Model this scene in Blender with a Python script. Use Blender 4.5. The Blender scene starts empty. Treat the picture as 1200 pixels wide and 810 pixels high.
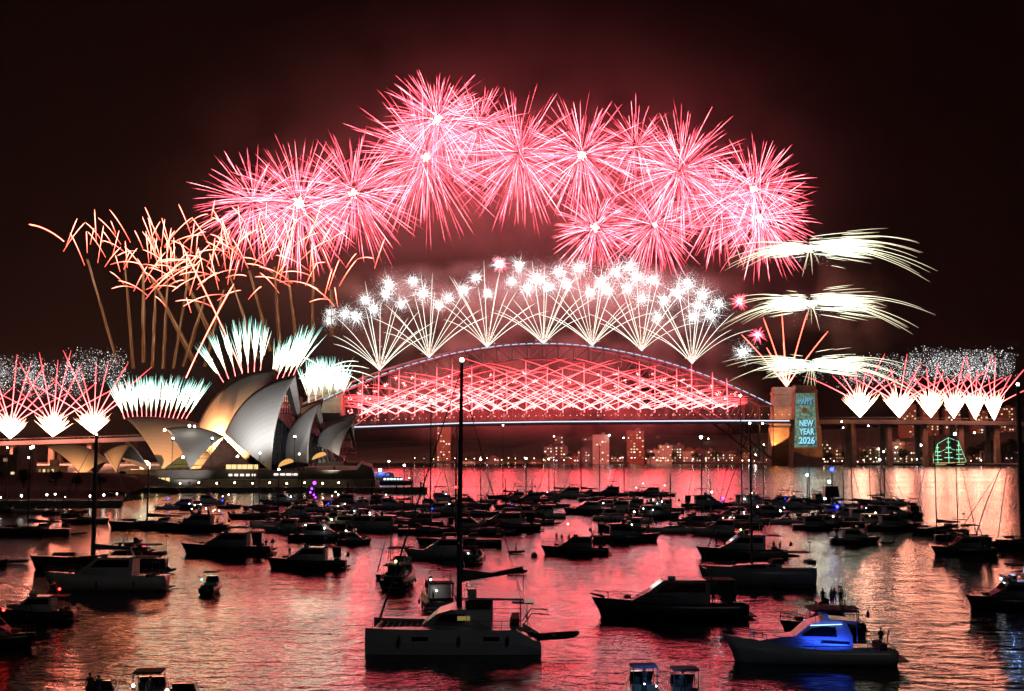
import bpy, bmesh, math, random
import numpy as np
from mathutils import Vector, Matrix

random.seed(7)
rng = np.random.default_rng(11)
S = bpy.context.scene
COL = S.collection
PI = math.pi

# ---------------------------------------------------------------- camera
CAM_H, FPX, HORIZON = 18.0, 1400.0, 527.0
TP = (HORIZON - 405.0) / FPX                      # tangent of the upward pitch
PITCH = math.atan(TP)
cam_d = bpy.data.cameras.new("camera")
cam = bpy.data.objects.new("camera", cam_d)
COL.objects.link(cam)
cam.location = (0, 0, CAM_H)
cam.rotation_euler = (PI / 2 + PITCH, 0, 0)
cam_d.sensor_width = 36.0
cam_d.lens = 36.0 * FPX / 1200.0
cam_d.clip_start = 0.5
cam_d.clip_end = 12000
S.camera = cam

# ---------------------------------------------------------------- night sky
SUN_EL, SUN_ROT = math.radians(-7.0), math.radians(200.0)
world = bpy.data.worlds.new("World")
S.world = world
world.use_nodes = True
wn = world.node_tree
for n in list(wn.nodes):
    wn.nodes.remove(n)
sky = wn.nodes.new("ShaderNodeTexSky")
sky.sky_type = 'NISHITA'
sky.sun_disc = False
sky.sun_elevation = SUN_EL
sky.sun_rotation = SUN_ROT
bg = wn.nodes.new("ShaderNodeBackground")
bg.inputs["Strength"].default_value = 0.02
wo = wn.nodes.new("ShaderNodeOutputWorld")
wn.links.new(sky.outputs[0], bg.inputs[0])
wn.links.new(bg.outputs[0], wo.inputs[0])
# night: the one sun lamp is weak fill from behind, added to lighten hulls
sun_d = bpy.data.lights.new("sun", 'SUN')
sun_d.energy = 0.048
sun_d.angle = math.radians(0.5)
sun_d.color = (1, .95, .9)
sun = bpy.data.objects.new("sun", sun_d)
COL.objects.link(sun)
sun.rotation_euler = (math.radians(58), 0, math.radians(18))

S.view_settings.view_transform = 'Standard'
S.view_settings.look = 'None'
S.view_settings.exposure = 0.0
S.view_settings.gamma = 1.0
S.view_settings.use_curve_mapping = False
cy = S.cycles
cy.use_denoising = True
cy.max_bounces = 6
cy.diffuse_bounces = 1
cy.glossy_bounces = 2
cy.transmission_bounces = 2
cy.transparent_max_bounces = 8
cy.volume_bounces = 0
cy.caustics_reflective = False
cy.caustics_refractive = False
cy.sample_clamp_indirect = 12.0
cy.use_light_tree = True
cy.volume_step_rate = 1.0

# ---------------------------------------------------------------- photograph geometry helpers
CP, SP = math.cos(PITCH), math.sin(PITCH)
def ray(px, py):
    cx = (px - 600.0) / FPX
    cz = (405.0 - py) / FPX
    return Vector((cx, CP - cz * SP, SP + cz * CP))
def at(px, py, D):
    r = ray(px, py)
    t = D / r.y
    return Vector((r.x * t, D, CAM_H + r.z * t))
def sea(px, py):
    r = ray(px, py)
    t = -CAM_H / r.z
    return Vector((r.x * t, r.y * t, 0.0))
def mpp(D):
    return D / FPX

# ---------------------------------------------------------------- materials
def new_mat(name):
    m = bpy.data.materials.new(name)
    m.use_nodes = True
    nt = m.node_tree
    for n in list(nt.nodes):
        nt.nodes.remove(n)
    out = nt.nodes.new("ShaderNodeOutputMaterial")
    return m, nt, out
def N(nt, kind, **kw):
    n = nt.nodes.new(kind)
    for k, v in kw.items():
        if k in n.inputs:
            n.inputs[k].default_value = v
        else:
            setattr(n, k, v)
    return n
def paint(name, col, rough=0.5, var=0.25, scale=3.0, metal=0.0, bump=0.0):
    """a solid colour with its own wear: a noise makes it darker and lighter in patches"""
    m, nt, out = new_mat(name)
    p = N(nt, "ShaderNodeBsdfPrincipled", Roughness=rough, Metallic=metal)
    tc = N(nt, "ShaderNodeTexCoord")
    no = N(nt, "ShaderNodeTexNoise", Scale=scale, Detail=4.0)
    nt.links.new(tc.outputs["Object"], no.inputs["Vector"])
    rp = N(nt, "ShaderNodeValToRGB")
    a, b = 1 - var, 1 + var * .6
    rp.color_ramp.elements[0].position = .3
    rp.color_ramp.elements[1].position = .7
    rp.color_ramp.elements[0].color = (*[min(1, c * a) for c in col], 1)
    rp.color_ramp.elements[1].color = (*[min(1, c * b) for c in col], 1)
    nt.links.new(no.outputs["Fac"], rp.inputs[0])
    nt.links.new(rp.outputs[0], p.inputs["Base Color"])
    if bump:
        bp = N(nt, "ShaderNodeBump", Strength=bump, Distance=0.1)
        nt.links.new(no.outputs["Fac"], bp.inputs["Height"])
        nt.links.new(bp.outputs[0], p.inputs["Normal"])
    nt.links.new(p.outputs[0], out.inputs[0])
    return m
def emit(name, col, strength, sampled=False):
    m, nt, out = new_mat(name)
    e = N(nt, "ShaderNodeEmission", Color=(*col, 1), Strength=strength)
    nt.links.new(e.outputs[0], out.inputs[0])
    m.cycles.emission_sampling = 'FRONT' if sampled else 'NONE'
    return m
def emit_ramp(name, stops, strength):
    """burning stars: how hot the trail burns is stored on it as 'burn', the ramp gives the colour of its light"""
    m, nt, out = new_mat(name)
    at_ = N(nt, "ShaderNodeAttribute", attribute_name="burn")
    rp = N(nt, "ShaderNodeValToRGB")
    el = rp.color_ramp.elements
    while len(el) < len(stops):
        el.new(0.5)
    for e, (pos, c) in zip(el, stops):
        e.position = pos
        e.color = (*c, 1)
    em = N(nt, "ShaderNodeEmission", Strength=strength)
    nt.links.new(at_.outputs["Fac"], rp.inputs[0])
    nt.links.new(rp.outputs[0], em.inputs[0])
    nt.links.new(em.outputs[0], out.inputs[0])
    m.cycles.emission_sampling = 'NONE'
    return m

M = {}
M['white_hull'] = paint('white_gelcoat', (.50, .50, .50), .3, .12, .8)
M['cream_hull'] = paint('cream_gelcoat', (.42, .40, .36), .35, .15, .8)
M['navy_hull'] = paint('navy_paint', (.02, .03, .06), .3, .2, .8)
M['black_hull'] = paint('black_paint', (.015, .015, .017), .35, .2, .8)
M['red_hull'] = paint('red_paint', (.25, .03, .03), .35, .2, .8)
M['grey_hull'] = paint('grey_paint', (.22, .24, .26), .35, .2, .8)
M['deck'] = paint('teak_deck', (.22, .15, .09), .7, .3, 4)
M['trim'] = paint('dark_trim', (.03, .03, .035), .5, .3, 3)
M['glass'] = paint('tinted_glass', (.008, .009, .012), .06, .2, 1)
M['canvas'] = paint('dark_canvas', (.03, .035, .05), .85, .35, 5, bump=.3)
M['blue_canvas'] = paint('blue_canvas', (.03, .10, .28), .85, .3, 5, bump=.3)
M['sail'] = paint('furled_sail', (.12, .12, .14), .9, .3, 5, bump=.3)
M['alloy'] = paint('mast_alloy', (.10, .10, .11), .45, .2, 2, metal=.6)
M['steel'] = paint('stainless_steel', (.35, .35, .36), .3, .15, 4, metal=.9)
M['rubber'] = paint('grey_rubber', (.06, .06, .065), .8, .3, 5)
M['fender'] = paint('fender_vinyl', (.05, .06, .09), .6, .2, 5)
M['bridge_steel'] = paint('bridge_steel', (.10, .10, .11), .6, .3, .05)
M['granite'] = paint('granite', (.22, .19, .16), .8, .3, .15)
M['podium'] = paint('podium_granite', (.20, .16, .13), .8, .3, .2)
M['quay'] = paint('quay_stone', (.16, .15, .13), .85, .4, .4)
M['asphalt'] = paint('asphalt', (.05, .05, .05), .9, .3, .3)
M['concrete'] = paint('concrete', (.33, .31, .29), .85, .3, .2)
M['brick'] = paint('brick', (.26, .12, .08), .85, .3, .4)
M['cream_wall'] = paint('cream_render', (.45, .40, .33), .85, .2, .2)
M['dark_wall'] = paint('dark_render', (.14, .12, .12), .85, .3, .2)
M['roof_tile'] = paint('roof_tile', (.14, .07, .05), .85, .3, .5)
M['bark'] = paint('bark', (.08, .055, .04), .9, .4, 2)
M['soil'] = paint('shore_soil', (.05, .05, .035), .95, .5, .02)
M['leaf'] = paint('leaf_green', (.04, .07, .03), .8, .5, 1.5)
M['skin'] = paint('skin', (.42, .26, .19), .6, .1, 5)
M['cloth_dark'] = paint('dark_cloth', (.04, .04, .05), .9, .3, 6)
M['cloth_blue'] = paint('blue_cloth', (.06, .09, .18), .9, .3, 6)
M['hair'] = paint('dark_hair', (.03, .02, .015), .7, .2, 8)

# lamps
M['lamp_white'] = emit('lamp_white', (1, .93, .82), 30, True)
M['lamp_cool'] = emit('lamp_cool', (.8, .92, 1), 30, True)
M['lamp_warm'] = emit('lamp_warm', (1, .75, .42), 22, True)
M['lamp_red'] = emit('lamp_red', (1, .012, .010), 34, True)
M['lamp_green'] = emit('lamp_green', (.03, 1, .5), 9, True)
M['lamp_blue'] = emit('lamp_blue', (.010, .022, 1), 26, True)
M['lamp_purple'] = emit('lamp_purple', (.30, .03, 1), 9, True)
M['lamp_yellow'] = emit('lamp_yellow', (1, .8, .2), 14, True)
M['lit_window'] = emit('lit_window', (1, .72, .36), 1.1)
M['lit_window_white'] = emit('lit_window_white', (1, .9, .78), 1.6)
M['lit_window_dim'] = emit('lit_window_dim', (1, .55, .28), .35)
M['foyer_glow'] = emit('lit_foyer', (1, .7, .3), 1.3, True)
M['led_white'] = emit('led_white', (.78, .82, 1), 1.4)
M['led_blue'] = emit('led_blue', (.55, .7, 1), 1.3)
M['led_green'] = emit('led_green', (.25, 1, .55), 1.7)
M['led_gold'] = emit('led_gold', (1, .8, .35), 1.0)
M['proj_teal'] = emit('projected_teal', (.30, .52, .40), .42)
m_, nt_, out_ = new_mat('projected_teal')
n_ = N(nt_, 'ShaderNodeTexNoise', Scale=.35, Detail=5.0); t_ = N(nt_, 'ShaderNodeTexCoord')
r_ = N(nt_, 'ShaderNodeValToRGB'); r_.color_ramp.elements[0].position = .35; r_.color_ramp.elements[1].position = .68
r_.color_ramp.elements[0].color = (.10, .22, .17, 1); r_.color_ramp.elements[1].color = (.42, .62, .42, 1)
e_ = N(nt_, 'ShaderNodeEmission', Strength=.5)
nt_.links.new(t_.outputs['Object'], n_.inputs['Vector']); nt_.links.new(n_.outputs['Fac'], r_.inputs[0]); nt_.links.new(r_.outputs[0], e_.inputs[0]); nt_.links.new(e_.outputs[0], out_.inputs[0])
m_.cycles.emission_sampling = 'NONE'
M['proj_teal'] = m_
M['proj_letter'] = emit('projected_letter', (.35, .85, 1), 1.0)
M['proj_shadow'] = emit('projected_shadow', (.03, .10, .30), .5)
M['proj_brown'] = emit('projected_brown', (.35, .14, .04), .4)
# fireworks (light of burning stars; values above 1 blow out as they do in the photograph)
M['pink'] = emit_ramp('strontium_pink', [(0, (.06, .004, .006)), (.35, (.42, .036, .056)), (.62, (.9, .112, .155)), (1, (1, .30, .34))], 13.0)
M['pink_core'] = emit('burst_core', (1, .66, .50), 10)
M['white_trail'] = emit_ramp('titanium_white', [(0, (.20, .15, .12)), (.5, (.72, .72, .60)), (1, (1, .98, .9))], 2.6)
M['crackle'] = emit_ramp('crackle_white', [(0, (.22, .19, .19)), (.5, (.7, .74, .74)), (1, (1, 1, 1))], 3.4)
M['red_comet'] = emit_ramp('red_comet', [(0, (.16, .004, .006)), (.5, (.7, .052, .058)), (1, (1, .24, .23))], 13.0)
M['gerb'] = emit_ramp('gerb_flame', [(0, (.6, .14, .08)), (.5, (1, .50, .32)), (1, (1, .70, .46))], 16.0)
M['amber'] = emit_ramp('amber_tail', [(0, (.08, .025, .007)), (.5, (.30, .11, .04)), (1, (.9, .45, .22))], .75)
M['coral'] = emit_ramp('coral_stroke', [(0, (.3, .022, .010)), (.5, (1, .10, .065)), (1, (1, .30, .20))], 11.0)
M['green_white'] = emit_ramp('green_white', [(0, (.55, .24, .13)), (.3, (.9, .80, .55)), (.62, (.80, 1, .84)), (.85, (.42, .75, .62)), (1, (.10, .26, .22))], 4.6)
M['palm'] = emit_ramp('pale_palm', [(0, (.24, .15, .09)), (.4, (.62, .60, .40)), (.7, (.85, .95, .70)), (1, (1, .95, .82))], 3.4)

# ---------------------------------------------------------------- object helpers
def link(o, parent=None):
    COL.objects.link(o)
    if parent is not None:
        o.parent = parent
    return o
def tag(o, label=None, cat=None, group=None, kind=None):
    if label: o['label'] = label
    if cat: o['category'] = cat
    if group: o['group'] = group
    if kind: o['kind'] = kind
    return o
def empty(name, loc=(0, 0, 0), rz=0.0, label=None, cat=None, group=None):
    o = bpy.data.objects.new(name, None)
    o.location = loc
    o.rotation_euler = (0, 0, rz)
    link(o)
    return tag(o, label, cat, group)
ORD = ['first', 'second', 'third', 'fourth', 'fifth', 'sixth', 'seventh', 'eighth', 'ninth', 'tenth', 'eleventh', 'twelfth', 'thirteenth',
       'fourteenth', 'fifteenth', 'sixteenth', 'seventeenth', 'eighteenth', 'nineteenth', 'twentieth', 'twenty-first', 'twenty-second',
       'twenty-third', 'twenty-fourth', 'twenty-fifth', 'twenty-sixth', 'twenty-seventh', 'twenty-eighth', 'twenty-ninth', 'thirtieth',
       *['thirty-' + k for k in ('first', 'second', 'third', 'fourth', 'fifth', 'sixth', 'seventh', 'eighth', 'ninth')], 'fortieth',
       *['forty-' + k for k in ('first', 'second', 'third', 'fourth', 'fifth', 'sixth', 'seventh', 'eighth', 'ninth')], 'fiftieth']

class MB:
    """collects shapes and links them as ONE mesh object"""
    def __init__(s):
        s.v, s.f = [], []
    def add(s, vs, fs):
        o = len(s.v)
        s.v += [tuple(v) for v in vs]
        s.f += [tuple(i + o for i in f) for f in fs]
        return s
    def box(s, c, d, rz=0.0):
        x, y, z = d[0] / 2, d[1] / 2, d[2] / 2
        ca, sa = math.cos(rz), math.sin(rz)
        vs = []
        for k in (-z, z):
            for (i, j) in ((-x, -y), (x, -y), (x, y), (-x, y)):
                vs.append((c[0] + i * ca - j * sa, c[1] + i * sa + j * ca, c[2] + k))
        return s.add(vs, [(3, 2, 1, 0), (4, 5, 6, 7), (0, 1, 5, 4), (1, 2, 6, 5), (2, 3, 7, 6), (3, 0, 4, 7)])
    def tube(s, pts, r, n=6):
        """a round bar along pts; r one radius or one per point"""
        pts = [Vector(p) for p in pts]
        rs = r if isinstance(r, (list, tuple)) else [r] * len(pts)
        vs, fs = [], []
        for i, p in enumerate(pts):
            t = (pts[min(i + 1, len(pts) - 1)] - pts[max(i - 1, 0)]).normalized()
            ref = Vector((0, 0, 1)) if abs(t.z) < .9 else Vector((1, 0, 0))
            u = t.cross(ref).normalized()
            w = t.cross(u)
            for k in range(n):
                a = 2 * PI * k / n
                vs.append(p + (u * math.cos(a) + w * math.sin(a)) * rs[i])
        for i in range(len(pts) - 1):
            for k in range(n):
                a, b = i * n + k, i * n + (k + 1) % n
                fs.append((a, b, b + n, a + n))
        fs.append(tuple(range(n))[::-1])
        fs.append(tuple(range((len(pts) - 1) * n, len(pts) * n)))
        return s.add(vs, fs)
    def ball(s, c, r, seg=8, ring=5, sq=(1, 1, 1)):
        vs = [(c[0], c[1], c[2] - r * sq[2])]
        for i in range(1, ring):
            a = -PI / 2 + PI * i / ring
            for k in range(seg):
                b = 2 * PI * k / seg
                vs.append((c[0] + r * sq[0] * math.cos(a) * math.cos(b), c[1] + r * sq[1] * math.cos(a) * math.sin(b), c[2] + r * sq[2] * math.sin(a)))
        vs.append((c[0], c[1], c[2] + r * sq[2]))
        fs = []
        for k in range(seg):
            fs.append((0, 1 + (k + 1) % seg, 1 + k))
            fs.append((len(vs) - 1, 1 + (ring - 2) * seg + k, 1 + (ring - 2) * seg + (k + 1) % seg))
        for i in range(ring - 2):
            for k in range(seg):
                a, b = 1 + i * seg + k, 1 + i * seg + (k + 1) % seg
                fs.append((a, b, b + seg, a + seg))
        return s.add(vs, fs)
    def prism(s, prof, hw, y0=0.0):
        """a side outline (x, z) given a width: hw is a half width, or a function of (x, z)"""
        n = len(prof)
        g = hw if callable(hw) else (lambda x, z: hw)
        vs = [(x, y0 - g(x, z), z) for x, z in prof] + [(x, y0 + g(x, z), z) for x, z in prof]
        fs = [tuple(range(n)), tuple(range(2 * n - 1, n - 1, -1))]
        for i in range(n):
            j = (i + 1) % n
            fs.append((i, i + n, j + n, j))
        return s.add(vs, fs)
    def build(s, name, mat, parent=None, smooth=False):
        me = bpy.data.meshes.new(name)
        me.from_pydata(s.v, [], s.f)
        bm = bmesh.new(); bm.from_mesh(me)
        bmesh.ops.recalc_face_normals(bm, faces=bm.faces[:])
        bm.to_mesh(me); bm.free()
        if smooth:
            me.polygons.foreach_set('use_smooth', [True] * len(me.polygons))
        me.materials.append(mat)
        o = bpy.data.objects.new(name, me)
        return link(o, parent)

def np_mesh(name, V, F, mat, parent=None, heat=None, uv=None, smooth=False):
    me = bpy.data.meshes.new(name)
    k = F.shape[1]
    me.vertices.add(len(V)); me.vertices.foreach_set('co', V.astype(np.float32).ravel())
    me.loops.add(F.size); me.loops.foreach_set('vertex_index', F.astype(np.int32).ravel())
    me.polygons.add(len(F))
    me.polygons.foreach_set('loop_start', np.arange(0, F.size, k, dtype=np.int32))
    me.update(calc_edges=True)
    if smooth:
        me.polygons.foreach_set('use_smooth', np.ones(len(F), dtype=bool))
    if heat is not None:
        a = me.attributes.new('burn', 'FLOAT', 'POINT')
        a.data.foreach_set('value', heat.astype(np.float32).ravel())
    if uv is not None:
        l = me.uv_layers.new(name='UVMap')
        l.data.foreach_set('uv', uv[F.ravel()].astype(np.float32).ravel())
    me.validate()
    me.materials.append(mat)
    return link(bpy.data.objects.new(name, me), parent)

def trails_np(P, R, heat, sides=3):
    """tapered star trails: P (n, s, 3), R and heat (n, s)"""
    n, s, _ = P.shape
    T = np.gradient(P, axis=1)
    T /= np.linalg.norm(T, axis=2, keepdims=True) + 1e-9
    ref = np.where(np.abs(T[..., 1:2]) < .9, np.array([0, 1., 0]), np.array([1., 0, 0]))
    U = np.cross(T, ref); U /= np.linalg.norm(U, axis=2, keepdims=True) + 1e-9
    W = np.cross(T, U)
    ang = np.arange(sides) * 2 * PI / sides
    V = P[:, :, None, :] + R[:, :, None, None] * (U[:, :, None, :] * np.cos(ang)[:, None] + W[:, :, None, :] * np.sin(ang)[:, None])
    H = np.repeat(heat[:, :, None], sides, axis=2)
    idx = np.arange(n * s * sides).reshape(n, s, sides)
    a = idx[:, :-1, :]; b = np.roll(idx, -1, axis=2)[:, :-1, :]
    c = np.roll(idx, -1, axis=2)[:, 1:, :]; d = idx[:, 1:, :]
    F = np.stack([a, b, c, d], axis=-1).reshape(-1, 4)
    return V.reshape(-1, 3), F, H.reshape(-1)
def trails(name, P, R, heat, mat, parent=None, origin=None, sides=3):
    if origin is not None:
        P = P - np.array(origin)
    V, F, H = trails_np(P, R, heat, sides)
    return np_mesh(name, V, F, mat, parent, H)
def sparks(name, C, r, heat, mat, parent=None, origin=None):
    """little burning grains: octahedra"""
    if origin is not None:
        C = C - np.array(origin)
    n = len(C)
    O = np.array([[1, 0, 0], [-1, 0, 0], [0, 1, 0], [0, -1, 0], [0, 0, 1], [0, 0, -1.]])
    T = np.array([[0, 2, 4], [2, 1, 4], [1, 3, 4], [3, 0, 4], [2, 0, 5], [1, 2, 5], [3, 1, 5], [0, 3, 5]])
    V = (C[:, None, :] + O[None] * np.asarray(r).reshape(-1, 1, 1)).reshape(-1, 3)
    F = (T[None] + 6 * np.arange(n)[:, None, None]).reshape(-1, 3)
    return np_mesh(name, V, F, mat, parent, np.repeat(heat, 6))
def glow(parent, loc, col, power, radius=4.0):
    """the light a burst throws on smoke, water and boats"""
    l = bpy.data.lights.new('burst_light', 'POINT')
    l.color = col; l.energy = power; l.shadow_soft_size = radius
    o = bpy.data.objects.new('burst_light', l)
    o.location = loc
    return link(o, parent)

# ================================================================ SETTING
def struct(name, mb, mat, smooth=False):
    return tag(mb.build(name, mat, None, smooth), kind='structure')

# water: one dark sheet whose ripples scatter the reflections
m, nt, out = new_mat('harbour_water')
pr = N(nt, "ShaderNodeBsdfPrincipled", Roughness=.14, IOR=1.333)
pr.inputs["Base Color"].default_value = (.004, .007, .009, 1)
geo = N(nt, "ShaderNodeNewGeometry")
heights = None
for sc, dist_, seed in ((.20, .13, 0), (.6, .075, 31.7), (2.2, .024, 77.1)):
    mp = N(nt, "ShaderNodeMapping")
    mp.inputs["Location"].default_value = (seed, seed * .7, 0)
    mp.inputs["Scale"].default_value = (.8, 1.25, 1)
    mp.inputs["Rotation"].default_value = (0, 0, .35)
    no = N(nt, "ShaderNodeTexNoise", Scale=sc, Detail=2.0, Roughness=.5)
    nt.links.new(geo.outputs["Position"], mp.inputs[0])
    nt.links.new(mp.outputs[0], no.inputs["Vector"])
    mu = N(nt, "ShaderNodeMath", operation='MULTIPLY')
    mu.inputs[1].default_value = dist_
    nt.links.new(no.outputs["Fac"], mu.inputs[0])
    if heights is None:
        heights = mu
    else:
        ad = N(nt, "ShaderNodeMath", operation='ADD')
        nt.links.new(heights.outputs[0], ad.inputs[0]); nt.links.new(mu.outputs[0], ad.inputs[1])
        heights = ad
calm = N(nt, "ShaderNodeTexNoise", Scale=.016, Detail=2.0)
nt.links.new(geo.outputs["Position"], calm.inputs["Vector"])
cr = N(nt, "ShaderNodeMapRange")
cr.inputs[1].default_value = .35; cr.inputs[2].default_value = .65; cr.inputs[3].default_value = .45; cr.inputs[4].default_value = 1.25
nt.links.new(calm.outputs["Fac"], cr.inputs[0])
cm = N(nt, "ShaderNodeMath", operation='MULTIPLY')
nt.links.new(heights.outputs[0], cm.inputs[0]); nt.links.new(cr.outputs[0], cm.inputs[1])
heights = cm
bp = N(nt, "ShaderNodeBump", Strength=1.0, Distance=3.2)
nt.links.new(heights.outputs[0], bp.inputs["Height"])
nt.links.new(bp.outputs[0], pr.inputs["Normal"])
nt.links.new(pr.outputs[0], out.inputs[0])
M['water'] = m
w = MB().add([(-3400, -80, 0), (3400, -80, 0), (3400, 3900, 0), (-3400, 3900, 0)], [(0, 1, 2, 3)])
struct('harbour_water', w, M['water'])

# night air with drifting firework smoke in it
m, nt, out = new_mat('haze')
v = N(nt, "ShaderNodeVolumePrincipled")
v.inputs["Color"].default_value = (.9, .88, .88, 1)
v.inputs["Density"].default_value = .000017
v.inputs["Anisotropy"].default_value = .15
nt.links.new(v.outputs[0], out.inputs["Volume"])
hz = MB().box((0, 1950, 349), (7200, 4200, 700)).build('haze', m)
tag(hz, kind='stuff')

# far northern shore: a low rise along the water with a hill behind
def shore(name, pts, mat, noise=0.0):
    """pts: list of (x, y_front, depth, height) cross sections of a land tongue"""
    mb = MB(); vs = []; K = 8
    for (x, yf, dp, h) in pts:
        prof = [(0, -.5), (0, 2.0), (.12, 4.0), (.3, h * .55), (.5, h), (.7, h * .95), (.9, h * .5), (1, -.5)]
        for (a, z) in prof:
            vs.append((x, yf + a * dp, min(z, h) if z > 4 else z))
    fs = []
    for i in range(len(pts) - 1):
        for k in range(K - 1):
            a = i * K + k
            fs.append((a, a + K, a + K + 1, a + 1))
    mb.add(vs, fs)
    return struct(name, mb, mat)
def shx(px, D): return (px - 600) * D / FPX
shore('north_shore_hill', [(shx(px, 1620), 1560 + dy, 900, h) for px, dy, h in
      [(330, 160, 14), (420, 120, 22), (520, 40, 26), (600, 30, 20), (640, 0, 30), (700, -20, 42), (760, -10, 46), (820, -60, 42), (880, -120, 40), (940, -160, 44),
       (1010, -200, 48), (1100, -260, 52), (1200, -300, 52), (1290, -300, 48), (1400, -260, 40)]], M['soil'])
shore('far_western_hill', [(x, 2900, 800, h) for x, h in [(-2600, 30), (-1500, 42), (-800, 36), (0, 46), (700, 60), (1500, 66), (2600, 60)]], M['soil'])
# Circular Quay side: ground behind the Opera House
g = MB()
poly = [(-420, 378), (shx(146, 378), 378), (shx(150, 470), 470), (shx(120, 505), 505), (-120, 900), (-420, 1500), (-1200, 1500), (-1200, 378)]
g.add([(x, y, -.5) for x, y in poly] + [(x, y, 2.0) for x, y in poly],
      [tuple(range(len(poly), 2 * len(poly)))] + [(i, (i + 1) % len(poly), (i + 1) % len(poly) + len(poly), i + len(poly)) for i in range(len(poly))])
struct('quay_ground', g, M['quay'])
# garden bank rising from the quay
shore('garden_bank', [(-420, 395, 160, 9), (shx(0, 420), 395, 160, 9), (shx(60, 420), 396, 150, 8.5), (shx(110, 420), 398, 140, 7), (shx(140, 420), 404, 100, 4.2)], M['soil'])
# Bennelong promontory with its sea wall and promenade
g = MB()
poly = [(shx(118, 505), 505), (shx(430, 505), 505), (shx(446, 520), 520), (shx(446, 700), 700), (shx(150, 760), 760), (shx(90, 640), 640)]
g.add([(x, y, -.5) for x, y in poly] + [(x, y, 2.2) for x, y in poly],
      [tuple(range(len(poly), 2 * len(poly)))] + [(i, (i + 1) % len(poly), (i + 1) % len(poly) + len(poly), i + len(poly)) for i in range(len(poly))])
struct('promenade', g, M['quay'])

# ================================================================ HARBOUR BRIDGE
BY = 1350.0
br = empty('arch_bridge', at(640, 527, BY) * 1.0, 0, 'great steel arch bridge outlined in white light with stone pylons and approach spans', 'bridge')
BO = Vector(br.location)
def bz(px, py, D=BY): return at(px, py, D) - BO
def arch_y(px): return 404.0 + 37.0 * (abs(px - 636) / 190.0) ** 1.92
def low_y(px): return 421.0 + 118.0 * (abs(px - 636) / 270.0) ** 2.0
def deck_y(px):
    xs = [-250, 0, 150, 410, 540, 640, 850, 1040, 1190, 1500]
    ys = [529, 517.5, 513, 499.3, 494.5, 492.8, 491.6, 492, 494, 500]
    return float(np.interp(px, xs, ys))
PXS = [366 + 18 * i for i in range(31)]           # panel points of the arch
for off, skew in ((0, 0), (30, -16)):             # east truss, west truss
    up, lo, wb = MB(), MB(), MB()
    U = [bz(p + skew, arch_y(p), BY + off) for p in PXS]
    L = [bz(p + skew, low_y(p), BY + off) for p in PXS]
    up.tube(U, 1.1, 4); lo.tube(L, 1.3, 4)
    for i in range(len(PXS)):
        wb.tube([U[i], L[i]], .55, 4)
        if i < len(PXS) - 1:
            wb.tube([U[i], L[i + 1]] if PXS[i] < 636 else [L[i], U[i + 1]], .45, 4)
    up.build('upper_chord', M['bridge_steel'], br)
    lo.build('lower_chord', M['bridge_steel'], br)
    wb.build('truss_web', M['bridge_steel'], br)
    for i, p in enumerate(PXS):
        if low_y(p) < deck_y(p) - 4:
            MB().tube([L[i], bz(p + skew, deck_y(p), BY + off)], .22, 4).build('hanger', M['bridge_steel'], br)
cross = MB()
for p in PXS:
    cross.tube([bz(p, arch_y(p), BY), bz(p - 16, arch_y(p), BY + 30)], .4, 4)
cross.build('sway_bracing', M['bridge_steel'], br)
dk, rl = MB(), MB()
DX = list(range(-250, 1500, 25))
for a, b in zip(DX[:-1], DX[1:]):
    A, B = bz(a, deck_y(a)), bz(b, deck_y(b))
    vs = []
    for P in (A, B):
        for (y, z) in ((-4, -4.5), (-4, 0), (36, 0), (36, -4.5)):
            vs.append((P.x, P.y + y, P.z + z))
    dk.add(vs, [(0, 4, 5, 1), (1, 5, 6, 2), (2, 6, 7, 3), (3, 7, 4, 0)])
    rl.tube([A + Vector((0, -4, 2.4)), B + Vector((0, -4, 2.4))], .15, 3)
    for k in range(4):
        q = A.lerp(B, k / 4); rl.tube([q + Vector((0, -4, 0)), q + Vector((0, -4, 2.4))], .12, 3)
dk.build('deck', M['bridge_steel'], br)
rl.build('deck_fence', M['bridge_steel'], br)
# light strips: along the deck edge and along the top chord
MB().tube([bz(p, deck_y(p), BY) + Vector((0, -4.6, -1.5)) for p in range(408, 925, 12)], .62, 5).build('deck_light_strip', M['led_white'], br)
for a in range(366, 906, 9):                       # broken line of lights
    MB().tube([bz(a, arch_y(a), BY) + Vector((0, -1.4, 1.4)), bz(a + 6.6, arch_y(a + 6.6), BY) + Vector((0, -1.4, 1.4))], .42, 4).build('arch_light', M['led_blue'], br)
lampmesh = None
for p in range(412, 935, 8):
    P = bz(p, deck_y(p), BY) + Vector((0, -2.5, 0))
    if lampmesh is None:
        po = MB().tube([(0, 0, 0), (0, 0, 5.2), (0, -.9, 5.5)], .16, 4).build('deck_lamp', M['bridge_steel'], br)
        he = MB().ball((0, -.9, 5.4), .5, 6, 4).build('lamp_head', M['lamp_warm'], po)
        he.data.materials.clear(); he.data.materials.append(emit('deck_lamp_glow', (1, .62, .5), 2.2))
        lampmesh = (po, he)
    else:
        po = lampmesh[0].copy(); link(po, br)
        he = lampmesh[1].copy(); link(he, po)
    po.location = P
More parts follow.
